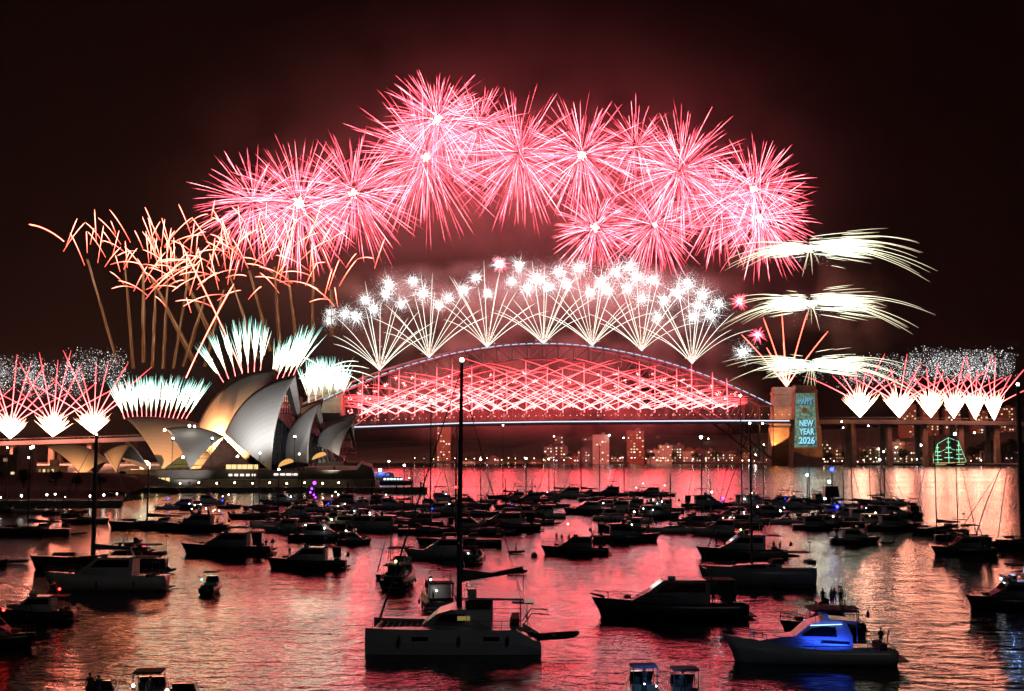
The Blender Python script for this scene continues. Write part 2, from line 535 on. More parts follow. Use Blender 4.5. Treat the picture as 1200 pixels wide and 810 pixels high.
# stone pylons (a pair at each end; the near one on the north side carries the projection)
def pylon(px, D, w, ytop, name='pylon'):
    P = at(px, HORIZON, D) - BO
    top = at(px, ytop, D).z - BO.z
    b0 = -BO.z - .5
    zs = [(b0, 1.28), (b0 + 14, 1.22), (b0 + 44, 1.14), (b0 + 46, 1.04), (top - 9, .90), (top - 8.5, .97), (top - 5, .95), (top - 4.8, .86), (top, .84)]
    mb = MB(); vs = []; fs = []
    for z, k in zs:
        for i, j in ((-1, -1), (1, -1), (1, 1), (-1, 1)):
            vs.append((P.x + i * w / 2 * k, P.y + j * 9 * k, z))
    n = len(zs)
    for i in range(n - 1):
        for q in range(4):
            a, b = i * 4 + q, i * 4 + (q + 1) % 4
            fs.append((a, b, b + 4, a + 4))
    fs.append(tuple(range(4 * n - 4, 4 * n)))
    mb.add(vs, fs)
    return mb.build(name, M['granite'], br), P, top
pylon(389, BY + 8, 24, 452); pylon(372, BY + 46, 24, 455)
pylW, _, _ = pylon(918, BY + 50, 26, 454)
pylE, PE, topE = pylon(944, BY + 4, 27, 452)
# projected greeting on the near northern pylon, its light put into glowing slabs
def quad(pts): return MB().add(pts, [(0, 1, 2, 3)])
FY = PE.y - 11.4
def pp(px, py, dy=0.0):
    r = at(px, py, BY + 4 - 11.4 + dy) - BO
    return (r.x, FY + dy, r.z)
def slab(x0, x1, x2, x3, y0, y1, dy, th, mat, name, parent):
    """a thin glowing slab: bottom edge x0..x1 at y1, top edge x2..x3 at y0"""
    f = [pp(x0, y1, dy), pp(x1, y1, dy), pp(x3, y0, dy), pp(x2, y0, dy)]
    b = [(p[0], p[1] + th, p[2]) for p in f]
    return MB().add(f + b, [(0, 1, 2, 3), (7, 6, 5, 4), (0, 4, 5, 1), (1, 5, 6, 2), (2, 6, 7, 3), (3, 7, 4, 0)]).build(name, mat, parent)
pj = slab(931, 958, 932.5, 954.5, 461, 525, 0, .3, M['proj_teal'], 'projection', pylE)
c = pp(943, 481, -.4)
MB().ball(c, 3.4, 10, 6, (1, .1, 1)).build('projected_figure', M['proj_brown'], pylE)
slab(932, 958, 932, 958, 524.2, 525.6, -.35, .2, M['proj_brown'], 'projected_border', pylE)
def word(txt, px, py, hpx, wpx, dy, mat):
    cu = bpy.data.curves.new('word', 'FONT')
    cu.body = txt; cu.align_x = 'CENTER'; cu.align_y = 'CENTER'
    cu.size = 1.0; cu.extrude = .05; cu.offset = .03
    o = bpy.data.objects.new('word', cu); COL.objects.link(o)
    bpy.context.view_layer.update()
    me = bpy.data.meshes.new_from_object(o)
    bpy.data.objects.remove(o)
    V = np.empty(len(me.vertices) * 3, dtype=np.float32); me.vertices.foreach_get('co', V); V = V.reshape(-1, 3)
    lo, hi = V.min(0), V.max(0)
    u = mpp(BY)
    C = pp(px, py, dy)
    X = (V[:, 0] - (lo[0] + hi[0]) / 2) / (hi[0] - lo[0]) * wpx * u + C[0]
    Z = (V[:, 1] - (lo[1] + hi[1]) / 2) / (hi[1] - lo[1]) * hpx * u + C[2]
    Y = -V[:, 2] * 4 + C[1]
    me.vertices.foreach_set('co', np.stack([X, Y, Z], 1).astype(np.float32).ravel())
    me.materials.clear(); me.materials.append(mat)
    link(bpy.data.objects.new('projected_lettering', me), pylE)
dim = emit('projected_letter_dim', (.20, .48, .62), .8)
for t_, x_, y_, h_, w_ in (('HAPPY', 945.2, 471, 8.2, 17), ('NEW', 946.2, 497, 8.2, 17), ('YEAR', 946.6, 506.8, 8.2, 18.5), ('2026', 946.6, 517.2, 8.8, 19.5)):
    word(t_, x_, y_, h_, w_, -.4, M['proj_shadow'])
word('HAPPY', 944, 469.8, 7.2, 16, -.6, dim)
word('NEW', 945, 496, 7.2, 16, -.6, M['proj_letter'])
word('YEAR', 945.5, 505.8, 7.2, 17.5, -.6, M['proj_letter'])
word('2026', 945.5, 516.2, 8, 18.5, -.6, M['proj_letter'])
# approach piers
for p in (1000, 1042, 1084, 1126, 1168, 1215, 330, 285, 240, 195, 150, 105, 60, 15):
    P = bz(p, deck_y(p))
    for y in (2, 28):
        MB().box((P.x, P.y + y, (P.z - 4.5 - BO.z) / 2), (5, 6, P.z - 4.5 + BO.z)).build('approach_pier', M['granite'], br)
# warm floodlights that wash the pylons
for px, D, e in ((899, BY + 26, 6.5e4), (1010, BY - 60, 1.0e4)):
    fl = empty('floodlight', at(px, 536, D), 0, 'low amber floodlight washing the bridge pylons ' + ('from the arch side' if px < 950 else 'from the approach side'), 'floodlight', 'pylon floodlights')
    MB().box((0, 0, .6), (1.2, .8, 1.2)).build('lamp_housing', M['trim'], fl)
    MB().tube([(0, 0, 0), (0, 0, -8)], .15, 5).build('post', M['trim'], fl)
    l = bpy.data.lights.new('flood', 'SPOT'); l.energy = e * 11; l.color = (1, .30, .08); l.spot_size = 1.2; l.shadow_soft_size = .6
    o = bpy.data.objects.new('flood', l); link(o, fl); o.location = (0, 0, 1.6)
    o.rotation_euler = (at(918, 462, BY + 45) - at(px, 536, D)).to_track_quat('-Z', 'Y').to_euler()

# ================================================================ OPERA HOUSE
m, nt, out = new_mat('shell_tiles')
p = N(nt, "ShaderNodeBsdfPrincipled", Roughness=.72)
uvn = N(nt, "ShaderNodeUVMap"); sx = N(nt, "ShaderNodeSeparateXYZ")
nt.links.new(uvn.outputs[0], sx.inputs[0])
prev = None
for i, k in ((0, 22.0), (1, 16.0)):
    mu = N(nt, "ShaderNodeMath", operation='MULTIPLY'); mu.inputs[1].default_value = k
    fr = N(nt, "ShaderNodeMath", operation='FRACT')
    gt = N(nt, "ShaderNodeMath", operation='GREATER_THAN'); gt.inputs[1].default_value = .10
    nt.links.new(sx.outputs[i], mu.inputs[0]); nt.links.new(mu.outputs[0], fr.inputs[0]); nt.links.new(fr.outputs[0], gt.inputs[0])
    if prev is None: prev = gt
    else:
        mn = N(nt, "ShaderNodeMath", operation='MINIMUM')
        nt.links.new(prev.outputs[0], mn.inputs[0]); nt.links.new(gt.outputs[0], mn.inputs[1]); prev = mn
mx = N(nt, "ShaderNodeMix", data_type='RGBA')
mx.inputs[6].default_value = (.60, .56, .50, 1); mx.inputs[7].default_value = (.70, .665, .60, 1)
nt.links.new(prev.outputs[0], mx.inputs[0]); nt.links.new(mx.outputs[2], p.inputs["Base Color"])
nt.links.new(p.outputs[0], out.inputs[0])
M['shell'] = m
OD = 545.0
oh = empty('opera_house', at(280, 552, OD), 0, 'large opera house of white sail shaped shells on a dark stone podium', 'opera house')
OO = Vector(oh.location)
def shell_pts(T, R, F, ridge_b, rib_b, nu=26, nv=16):
    T, R, F = Vector(T), Vector(R), Vector(F)
    ch = (R - T); hz_ = Vector((ch.x, ch.y, 0)).normalized()
    upv = Vector((0, 0, 1)); upv = (upv - ch.normalized() * upv.dot(ch.normalized())).normalized()
    mh = Vector((-hz_.y, hz_.x, 0))
    G = []
    for i in range(nu + 1):
        u = i / nu
        Q = T.lerp(R, u) + upv * (ridge_b * 4 * u * (1 - u))
        n = ch.cross(Q - F).normalized()
        if n.z < 0 and abs(n.z) > .05 or (abs(n.z) <= .05 and n.y > 0): n = -n
        if n.dot(F - T.lerp(R, .5)) < 0 and n.z < .3: n = -n
        row = []
        for j in range(nv + 1):
            v = j / nv
            row.append(F.lerp(Q, v) + n * (rib_b * 4 * v * (1 - v)))
        G.append(row)
    def mir(P):
        d = (P - T).dot(mh)
        return P - mh * (2 * d)
    return G, mir
def shell(name, T, R, F, ridge_b, rib_b, parent=oh, org=OO, both=True, thick=.7):
    nu, nv = 26, 16
    G, mir = shell_pts(T, R, F, ridge_b, rib_b, nu, nv)
    V, Fc, UV = [], [], []
    for half in range(2 if both else 1):
        o = len(V)
        for i in range(nu + 1):
            for j in range(nv + 1):
                P = G[i][j]
                if half: P = mir(P)
                V.append(P - org); UV.append((i / nu, j / nv))
        for i in range(nu):
            for j in range(nv):
                a = o + i * (nv + 1) + j
                q = (a, a + 1, a + nv + 2, a + nv + 1)
                Fc.append(q if half == 0 else q[::-1])
    ob = np_mesh(name, np.array([tuple(v) for v in V]), np.array(Fc), M['shell'], parent, uv=np.array(UV), smooth=True)
    md = ob.modifiers.new('thickness', 'SOLIDIFY'); md.thickness = thick; md.offset = 0
    return ob
def glass_mouth(T, R, F, ridge_b, rib_b, mat, inset=.08, parent=oh, org=OO):
    """the wall of glass and mullions that closes the open end of a shell"""
    G, mir = shell_pts(T, R, F, ridge_b, rib_b)
    e = G[2]
    foot = mir(e[0])
    L = [p - org for p in e]; Rr = [mir(p) - org for p in e]
    mb = MB(); n = len(e)
    mb.add(L + Rr, [(i, i + 1, n + i + 1, n + i) for i in range(n - 1)])
    g = mb.build('glass_wall', mat, parent)
    mu = MB()
    for i in range(1, n - 1, 2):
        mu.tube([L[i], Rr[i]], .18, 4)
    for k in range(1, 6):
        t = k / 6
        mu.tube([L[0].lerp(Rr[0], t), L[n - 2].lerp(Rr[n - 2], t)], .18, 4)
    mu.build('mullions', M['trim'], parent)
    return g
Dr, Df = 552, 528
A = at
shA1 = (A(346, 440, Dr), A(264, 508, Dr + 6), A(318, 552, Df), 6.0, 4.2)
shell('shell', *shA1); glass_mouth(*shA1, M['glass'])
shA2 = (A(375, 472, Dr + 2), A(328, 545, Dr + 4), A(361, 543, Df + 2), 5.0, 2.0)
shell('shell', *shA2); glass_mouth(*shA2, M['glass'])
shA3 = (A(415, 494, Dr + 4), A(366, 522, Dr + 5), A(397, 534, Df + 6), 3.6, 1.6)
shell('shell', *shA3); glass_mouth(*shA3, M['glass'])
shA0 = (A(195, 503, Dr + 6), A(262, 512, Dr + 6), A(223, 550, Df), 2.4, 2.0)
shell('shell', *shA0); glass_mouth(*shA0, M['glass'])
Br, Bf = 598, 570
shB1 = (A(323, 433, Br), A(230, 506, Br + 6), A(292, 549, Bf), 9.0, 4.5)
shell('shell', *shB1); glass_mouth(*shB1, M['glass'])
shB2 = (A(379, 468, Br + 3), A(318, 508, Br + 4), A(338, 548, Bf), 3.0, 2.5)
shell('shell', *shB2); glass_mouth(*shB2, M['glass'])
shB3 = (A(418, 485, Br + 6), A(360, 506, Br + 6), A(384, 542, Bf + 4), 1.6, 1.5)
shell('shell', *shB3); glass_mouth(*shB3, M['glass'])
shB0 = (A(147, 490, Br + 8), A(272, 511, Br + 6), A(190, 551, Bf), 3.6, 3.5)
lit_glass = emit('foyer_glass', (.9, .72, .22), .16)
shell('shell', *shB0); glass_mouth(*shB0, lit_glass)
# low side shells under the big valley, foyers and stage towers
def ob(mb): 
    mb.v = [tuple(Vector(v) - OO) for v in mb.v]; return mb
b = MB(); b.add([A(234, 550, Df + 4), A(300, 551, Df + 4), A(262, 513, Dr), A(262, 550, Dr + 4)], [(0, 1, 2), (0, 2, 3), (1, 3, 2)])
ob(b).build('side_shell', M['brick'], oh)  # red-brown colour stands in for reddish light on the low shell
for (x0, x1, y0, y1) in ((333, 351.5, 465, 482), (371, 397, 484, 497)):
    P = A((x0 + x1) / 2, (y0 + y1) / 2, 606); u = mpp(606)
    b = MB().box((P.x, P.y + 4, P.z), ((x1 - x0) * u, 8, (y1 - y0) * u)); ob(b).build('stage_tower', M['cream_wall'], oh)
def podium(name, prof, D0, D1, mat):
    b = MB(); n = len(prof)
    f = [A(x, y, D0) for x, y in prof]; bk = [Vector((p.x * D1 / D0, D1, p.z)) for p in f]
    b.add(f + bk, [tuple(range(n)), tuple(range(2 * n - 1, n - 1, -1))] + [(i, i + n, (i + 1) % n + n, (i + 1) % n) for i in range(n)])
    return ob(b).build(name, mat, oh)
podium('podium', [(150, 551), (418, 551), (424, 544), (436, 548), (440, 566), (440, 571), (96, 571), (110, 560)], 524, 660, M['podium'])
podium('lower_concourse', [(146, 562), (436, 562), (438, 571.2), (146, 571.2)], 514, 523.7, M['podium'])
st = MB()
for k in range(12):                                # monumental steps down to the forecourt
    x = 150 - k * 5; P = A(x, 551 + k * 1.4, 560)
    st.box((P.x, 585, P.z / 2), (5.2 * .4, 70, P.z))
ob(st).build('steps', M['podium'], oh)
def strip(x0, x1, y0, y1, D, mat, name='window', n=1, gap=.25):
    """lit windows: each pane stands proud of the wall"""
    w_ = (x1 - x0) / n
    for i in range(n):
        a, c_ = A(x0 + i * w_, y0, D), A(x0 + (i + 1 - gap) * w_, y1, D)
        b = MB().box(((a.x + c_.x) / 2, D, (a.z + c_.z) / 2), (abs(c_.x - a.x), .15, abs(a.z - c_.z)))
        ob(b).build(name, mat, oh)
strip(172, 200, 560, 565.2, 513.8, M['foyer_glow'], n=5)
strip(265, 303, 544.5, 549.8, 523.6, M['foyer_glow'], n=6, gap=.12)
strip(268, 302, 555.5, 558, 523.7, M['lit_window_white'], n=5, gap=.4)
strip(321, 350, 555, 557.2, 523.7, M['lit_window_white'], n=4, gap=.2)
# glowing foyer mouths at the northern feet
for (xc, yc, w_, h_) in ((335, 541, 18, 8), (374, 533, 17, 7)):
    b = MB(); pts = []
    for k in range(9):
        a = PI * k / 8
        pts.append(A(xc - w_ / 2 * math.cos(a), yc + h_ * .45 - h_ * .8 * math.sin(a) - 3 * math.cos(a) * -1, 523.2))
    b.add(pts + [Vector((q.x, q.y + .3, q.z)) for q in pts], [tuple(range(9)), tuple(range(17, 8, -1))])
    ob(b).build('foyer_window', emit('foyer_mouth', (1, .5, .14), .9, True), oh)
b = MB(); P = A(170, 546, 556); b.ball(P, 2.6, 8, 6); ob(b).build('foyer_lamp', emit('foyer_lamp', (1, .78, .3), 5, True), oh)
for px, py, D in ((193, 504, 548), (222, 499, 548), (228, 500, 590)):
    P = A(px, py, D); ob(MB().ball(P, .6, 6, 4)).build('floodlight', M['lamp_white'], oh)
# restaurant shells at the southern end
rs = empty('restaurant_pavilion', A(105, 556, 520), 0, 'small separate pair of low sail shells at the foot of the opera house steps', 'pavilion')
RO = Vector(rs.location)
shell('shell', A(54, 523, 520), A(128, 541, 524), A(97, 558, 508), 3.4, 1.6, rs, RO)
shell('shell', A(153, 521, 520), A(122, 532, 524), A(137, 554, 508), 1.2, 1.0, rs, RO)
MB().box((A(110, 556, 516) - RO + Vector((0, 4, -2.5))), (30, 12, 5)).build('plinth', M['podium'], rs)
# floodlights that colour the shells: amber on the western hall, cool white on the eastern hall
def flood(px, py, D, tgt, col, e, size, lab):
    P = A(px, py, D)
    fl = empty('floodlight', P, 0, lab, 'floodlight', 'floodlights aimed at the shells')
    MB().box((0, 0, .4), (.9, .6, .8)).build('lamp_housing', M['trim'], fl)
    MB().tube([(0, 0, .1), (0, 0, 2.2 - P.z)], .08, 5).build('post', M['trim'], fl)
    l = bpy.data.lights.new('flood', 'SPOT'); l.energy = e; l.color = col; l.spot_size = size; l.spot_blend = .8; l.shadow_soft_size = .5
    o = bpy.data.objects.new('flood', l); link(o, fl); o.location = (0, 0, 1.1)
    o.rotation_euler = (tgt - P - o.location).to_track_quat('-Z', 'Y').to_euler()
flood(226, 530, 573, A(290, 450, 598), (1, .40, .16), 6.5e4, 2.4, 'amber floodlight tucked behind the small grey southern shell')
flood(256, 547, 557, A(285, 462, 596), (1, .48, .19), 2.2e5, 1.6, 'amber floodlight tucked behind the reddish side shell in the valley')
flood(152, 552, 532, A(188, 505, 590), (1, .42, .17), 1.9e5, 1.5, 'amber floodlight at the foot of the glass mouthed southern shell')
flood(248, 516.5, 519, A(300, 498, 540), (.96, .95, 1), 3.6e4, 1.6, 'cool floodlight high on the lamp mast before the valley')
flood(202, 516.5, 519, A(226, 520, 540), (.97, .95, 1), 1.1e4, 1.8, 'cool floodlight high on the lamp mast before the small grey shell')
flood(258, 567, 498, A(290, 486, 540), (.95, .95, 1), 1.6e4, 1.1, 'cool floodlight on a short post below the rear edge of the tallest grey shell')
flood(345, 514.5, 517, A(326, 482, 545), (.96, .95, 1), 4.0e4, 2.0, 'cool floodlight high on the lamp mast before the second grey shell')
flood(222, 567, 500, A(215, 520, 535), (.92, .93, 1), 2.6e4, 1.2, 'pale floodlight on a short post aimed at the small southern shell')
flood(392, 549, 520, A(385, 512, 556), (.95, .82, .76), 1.9e4, 2.2, 'dim floodlight on the podium aimed at the northern shells')
flood(88, 556, 492, A(100, 538, 515), (1, .42, .16), 4.0e4, 2.2, 'amber floodlight on a short post below the small pavilion shells')

flood(246, 526, 577, A(312, 442, 598), (1, .40, .16), 1.5e5, 2.4, 'amber floodlight hidden in the valley behind the reddish side shell')
# lamps along the promenade and the quay
proto = None
def street_lamp(P, lab, group, mat='lamp_warm', h=2.6, cat='street lamp', r=.34):
    e = empty('street_lamp', P, 0, lab, cat, group)
    MB().tube([(0, 0, 0), (0, 0, h)], [.09, .06], 6).build('pole', M['trim'], e)
    MB().ball((0, 0, h + r * .8), r, 8, 5).build('lamp_head', M[mat], e)
    return e
lx = [146, 167, 184, 211, 233, 254, 275, 296, 316, 336, 357, 378, 397]
for i, px in enumerate(lx):
    P = A(px, 566 + (.8 if i % 2 else 0), 508)
    street_lamp(Vector((P.x, 508, 2.2)), 'short lamp on the promenade below the shells, %s from the quay end' % ORD[i], 'lamps along the promenade', 'lamp_warm', P.z - 2.2 - .2, r=.36)
qx = [1, 22, 49, 63, 72, 105, 119, 132]
for i, px in enumerate(qx):
    street_lamp(Vector((A(px, 588, 381).x, 381 + (i * 7) % 5, 2.0)), 'white lamp at the quay edge below the garden bank, %s counting towards the opera house' % ORD[i], 'lamps along the quay edge', 'lamp_white', .8 + (i * 5) % 4 * .3, r=.20 + (i * 3) % 4 * .04)
gx = [(5, 572), (31, 577), (53, 575), (80, 571.5), (106, 572), (122, 572), (44, 585), (74, 562), (92, 556), (60, 549), (72, 548), (120, 566), (20, 566), (10, 580), (88, 583), (128, 577), (15, 574), (26, 584), (38, 570), (47, 566), (58, 582), (66, 571), (70, 566), (98, 578), (112, 565), (116, 580), (136, 568), (100, 562), (86, 567), (8, 585), (34, 562)]
gx.sort()
for i, (px, py) in enumerate(gx):
    D = 400 + (590 - py) * 4
    P = A(px, py, D)
    street_lamp(Vector((P.x, D, 1.5)), 'path lamp on the dark garden bank behind the quay, %s counting towards the opera house' % ORD[i], 'lamps on the garden bank', ['lamp_white', 'lamp_warm', 'lamp_cool'][i % 3], P.z - 1.5, r=.12 + (i * 7) % 5 * .03)
for i, (px, yt, yb, D) in enumerate([(202, 515, 552, 520), (248, 515, 553, 520), (345, 513, 546, 518), (37, 525, 575, 440), (278, 536, 553, 521), (214, 537, 552, 521)]):
    a, b_ = A(px, yt, D), A(px, yb, D)
    street_lamp(b_, ['tall lamp mast in front of the small grey southern shell', 'tall lamp mast before the valley between the southern shell and the tallest shell',
                     'tall lamp mast before the second grey shell', 'tall lamp mast standing on the garden bank by the brick building',
                     'short lamp post beside the glowing foyer windows', 'short lamp post beside the foot of the southern shells'][i], None, 'lamp_white', (a.z - b_.z), 'lamp mast', r=.5)

# ================================================================ FAR SHORE: buildings, trees, lamps, tall ship
unit = MB().box((0, 0, 0), (1, 1, 1))
wmesh = {}
for k in ('lit_window', 'lit_window_white', 'lit_window_dim'):
    o = unit.build('window', M[k]); wmesh[k] = o.data; bpy.data.objects.remove(o)
def building(px0, px1, ytop, D, lab, wall='dark_wall', base=2.0, lit=.3, fw=3.4, fh=3.4, dep=14, roof='flat', name='apartment_block', group='buildings on the far shore', nmax=26, ybot=None, cat='building'):
    u = mpp(D)
    P = at((px0 + px1) / 2, HORIZON, D)
    wd = (px1 - px0) * u
    top = at(0, ytop, D).z
    zb = base if ybot is None else at(0, ybot, D).z
    e = empty(name, (P.x, D, zb), 0, lab, cat, group)
    h = top - zb
    b = MB().box((0, dep / 2, h / 2 - 2), (wd, dep, h + 4)); b.build('wall', M[wall], e)
    if roof == 'flat':
        MB().box((0, dep / 2, h + .35), (wd + .6, dep + .6, .7)).build('parapet', M[wall], e)
        MB().box((wd * .15, dep / 2, h + 2.0), (wd * .25, dep * .4, 2.8)).build('lift_housing', M['dark_wall'], e)
    else:
        MB().prism([(-wd / 2 - .4, h), (wd / 2 + .4, h), (0, h + wd * .28)], dep / 2 + .4, dep / 2).build('roof', M['roof_tile'], e)
    nx, nz = max(1, int(wd / fw)), max(1, int(h / fh))
    cells = [(i, k) for i in range(nx) for k in range(nz)]
    random.shuffle(cells)
    for (i, k) in cells[:min(nmax, max(2, int(len(cells) * lit)))]:
        o = bpy.data.objects.new('window', wmesh[random.choice(['lit_window', 'lit_window', 'lit_window_white', 'lit_window_dim', 'lit_window_dim'])])
        link(o, e)
        o.scale = (fw * random.uniform(.45, .75), .12, fh * .5)
        o.location = (-wd / 2 + wd / nx * (i + .5), -.07, h / nz * (k + .5))
    return e
building(512, 528, 500, 1640, 'tall slim apartment tower standing alone under the bridge deck on the far shore', 'brick', lit=.25, fw=3.2, nmax=45, name='apartment_tower')
building(695, 714, 510, 1540, 'pale pink lit residential tower on the far shore with a lamp on its corner', 'cream_wall', lit=.2, name='apartment_tower')
building(735, 755, 505, 1545, 'tall brown residential tower on the far shore with lights along its roof', 'brick', lit=.35, name='apartment_tower')
low = []
for px in (548, 562, 578, 594, 610, 628, 644, 658, 672, 684, 724, 766, 780, 794, 808, 820, 832, 846, 858, 872):
    low.append((px, random.uniform(12, 17), random.uniform(519, 536), 1545 + random.uniform(-10, 30)))
for i, (px, wd, yt, D) in enumerate(low):
    building(px - wd / 2, px + wd / 2, yt + (9 if px < 640 else 0), D, 'low harbourside block on the far shore, %s from the opera house side' % ORD[i],
             random.choice(['dark_wall', 'brick', 'cream_wall']), lit=.5, fw=3, roof=random.choice(['flat', 'pitch']), nmax=16)
hill = []
for px in (655, 690, 716, 770, 790, 812, 838, 862):
    hill.append((px, random.uniform(10, 16), random.uniform(511, 522), 1900))
for i, (px, wd, yt, D) in enumerate(hill):
    building(px - wd / 2, px + wd / 2, yt, D, 'block higher up the dark hill behind the shore, %s counting from the opera house side' % ORD[i],
             random.choice(['dark_wall', 'brick']), lit=.4, fw=3.5, roof='flat', nmax=14, ybot=530, group='buildings on the hill')
right = []
for px in (968, 984, 1000, 1018, 1034, 1052, 1068, 1084, 1146, 1160, 1176, 1192):
    right.append((px, random.uniform(12, 17), random.uniform(517, 531), 1420 + random.uniform(-20, 20)))
for i, (px, wd, yt, D) in enumerate(right):
    building(px - wd / 2, px + wd / 2, yt, D, 'waterside house beneath the approach spans, %s away from the projected pylon' % ORD[i],
             random.choice(['dark_wall', 'brick', 'cream_wall']), lit=.45, fw=3, roof=random.choice(['flat', 'pitch']), nmax=14, group='buildings beneath the approach spans')
for i, (px, yt) in enumerate(((1066, 474), (1092, 471), (1118, 479), (1150, 482), (1183, 478))):
    building(px - 9, px + 9, yt, 1640, 'tower block rising behind the approach deck, %s away from the projected pylon' % ORD[i],
             'brick', lit=.4, fw=3.5, nmax=24, ybot=520, group='towers behind the approach deck', name='apartment_tower')
building(-6, 20, 535, 470, 'reddish brick building at the edge of the quay behind the garden bank', 'brick', base=2, lit=.3, fw=2.2, fh=2.6, dep=20, group='buildings on the quay side', name='quay_building')
building(40, 70, 548, 520, 'low pavilion with a bright white lit front between the quay building and the small shells', 'dark_wall', base=2, lit=.9, fw=1.6, fh=2.6, dep=10, group='buildings on the quay side', name='quay_pavilion', nmax=10)
building(-70, -12, 540, 490, 'dark terrace building half out of view beyond the brick building', 'dark_wall', base=2, lit=.3, fw=2.2, fh=2.6, dep=20, group='buildings on the quay side', name='quay_building')

# trees
tree_protos = {}
def make_tree(seed):
    r = np.random.default_rng(seed)
    e = bpy.data.objects.new('tree', None)
    tr = MB().tube([(0, 0, -2), (.1, 0, 2.2), (.25, .1, 4.4)], [.45, .32, .2], 6)
    for k in range(4):
        a = r.uniform(0, 6.28)
        tr.tube([(.1, 0, 2.2 + k * .4), (1.6 * math.cos(a), 1.6 * math.sin(a), 4.2 + k * .5)], [.18, .06], 5)
    blobs = [(r.uniform(-2.4, 2.4), r.uniform(-1.8, 1.8), r.uniform(3.6, 7.2), r.uniform(1.1, 2.0)) for _ in range(9)]
    n = 620
    which = r.integers(0, len(blobs), n)
    B = np.array(blobs)[which]
    d = r.normal(size=(n, 3)); d /= np.linalg.norm(d, axis=1, keepdims=True)
    C = B[:, :3] + d * (B[:, 3:4] * r.uniform(.55, 1.05, (n, 1)))
    U = r.normal(size=(n, 3)); U /= np.linalg.norm(U, axis=1, keepdims=True)
    W = np.cross(U, r.normal(size=(n, 3))); W /= np.linalg.norm(W, axis=1, keepdims=True)
    s = r.uniform(.22, .5, (n, 1))
    V = np.stack([C - U * s - W * s * .5, C + U * s - W * s * .5, C + U * s + W * s * .5, C - U * s + W * s * .5], 1).reshape(-1, 3)
    F = np.arange(4 * n).reshape(n, 4)
    return tr, V, F
TP_ = []
for sd in (3, 8, 21):
    tr, V, F = make_tree(sd)
    a = tr.build('trunk', M['bark']); b = np_mesh('crown', V, F, M['leaf'])
    TP_.append((a.data, b.data)); bpy.data.objects.remove(a); bpy.data.objects.remove(b)
def tree(P, h, k, lab, group, rz=0):
    e = empty('tree', P, rz, lab, 'tree', group)
    e.scale = (h / 8,) * 3
    for nm, me in zip(('trunk', 'crown'), TP_[k % 3]):
        link(bpy.data.objects.new(nm, me), e)
    return e
tx = [(1140, 1395, 20), (1152, 1390, 24), (1163, 1385, 26), (1175, 1390, 25), (1188, 1385, 27), (1200, 1390, 24), (1040, 1400, 14), (1060, 1402, 16), (1078, 1400, 15),
      (990, 1402, 14), (972, 1402, 13), (1012, 1402, 13)]
tx.sort()
for i, (px, D, h) in enumerate(tx):
    P = at(px, 541, D)
    tree(Vector((P.x, D, 3)), h, i, 'dark tree on the shore beneath the approach spans, %s counting away from the projected pylon' % ORD[i], 'trees beneath the approach spans', i * 1.3)
tx = [(552, 1538, 11), (570, 1538, 9), (603, 1538, 10), (636, 1536, 12), (668, 1536, 13), (722, 1536, 13), (762, 1536, 14), (790, 1536, 12), (815, 1534, 14), (840, 1534, 16), (866, 1534, 16), (880, 1520, 24), (893, 1505, 26)]
for i, (px, D, h) in enumerate(tx):
    P = at(px, 541, D)
    tree(Vector((P.x, D, 2.5)), h, i + 1, 'dark tree at the far waterside under the arch, %s counting from the opera house side' % ORD[i], 'trees on the far waterside', i * 2.1)
tx = [(28, 430, 7), (90, 425, 5), (118, 425, 5), (142, 500, 5), (66, 440, 6), (-10, 420, 8)]
tx.sort()
for i, (px, D, h) in enumerate(tx):
    P = at(px, 555, D)
    tree(Vector((P.x, D, 4.0)), h, i, 'small dark tree on the garden bank, %s counting towards the opera house' % ORD[i], 'trees on the garden bank', i * 1.7)
# lamps by the far water
fx = [486, 497, 508, 524, 533, 546, 556, 563, 571, 580, 588, 596, 604, 615, 626, 637, 649, 661, 669, 681, 696, 706, 717, 727, 744, 757, 770, 783, 797, 812, 827, 842, 858, 870, 884, 898]
for i, px in enumerate(fx):
    P = at(px, 542, 1528 if px < 800 else 1450)
    street_lamp(Vector((P.x, P.y, 1.8)), 'waterside lamp on the far shore under the arch, %s counting from the opera house side' % ORD[i], 'lamps on the far waterside',
                random.choice(['lamp_warm', 'lamp_white', 'lamp_warm']), 3.2 + random.uniform(-1, 3), r=random.uniform(.22, .5))
fx = [968, 980, 990, 1003, 1015, 1030, 1039, 1072, 1078, 1142, 1154, 1170, 1186]
for i, px in enumerate(fx):
    P = at(px, 541, 1352)
    street_lamp(Vector((P.x, 1362, 1.2)), 'waterside lamp near the green lit ship, %s counting away from the projected pylon' % ORD[i], 'lamps by the north eastern shore',
                random.choice(['lamp_warm', 'lamp_white', 'lamp_white']), 4.5 + random.uniform(-1, 3), r=random.uniform(.25, .5))
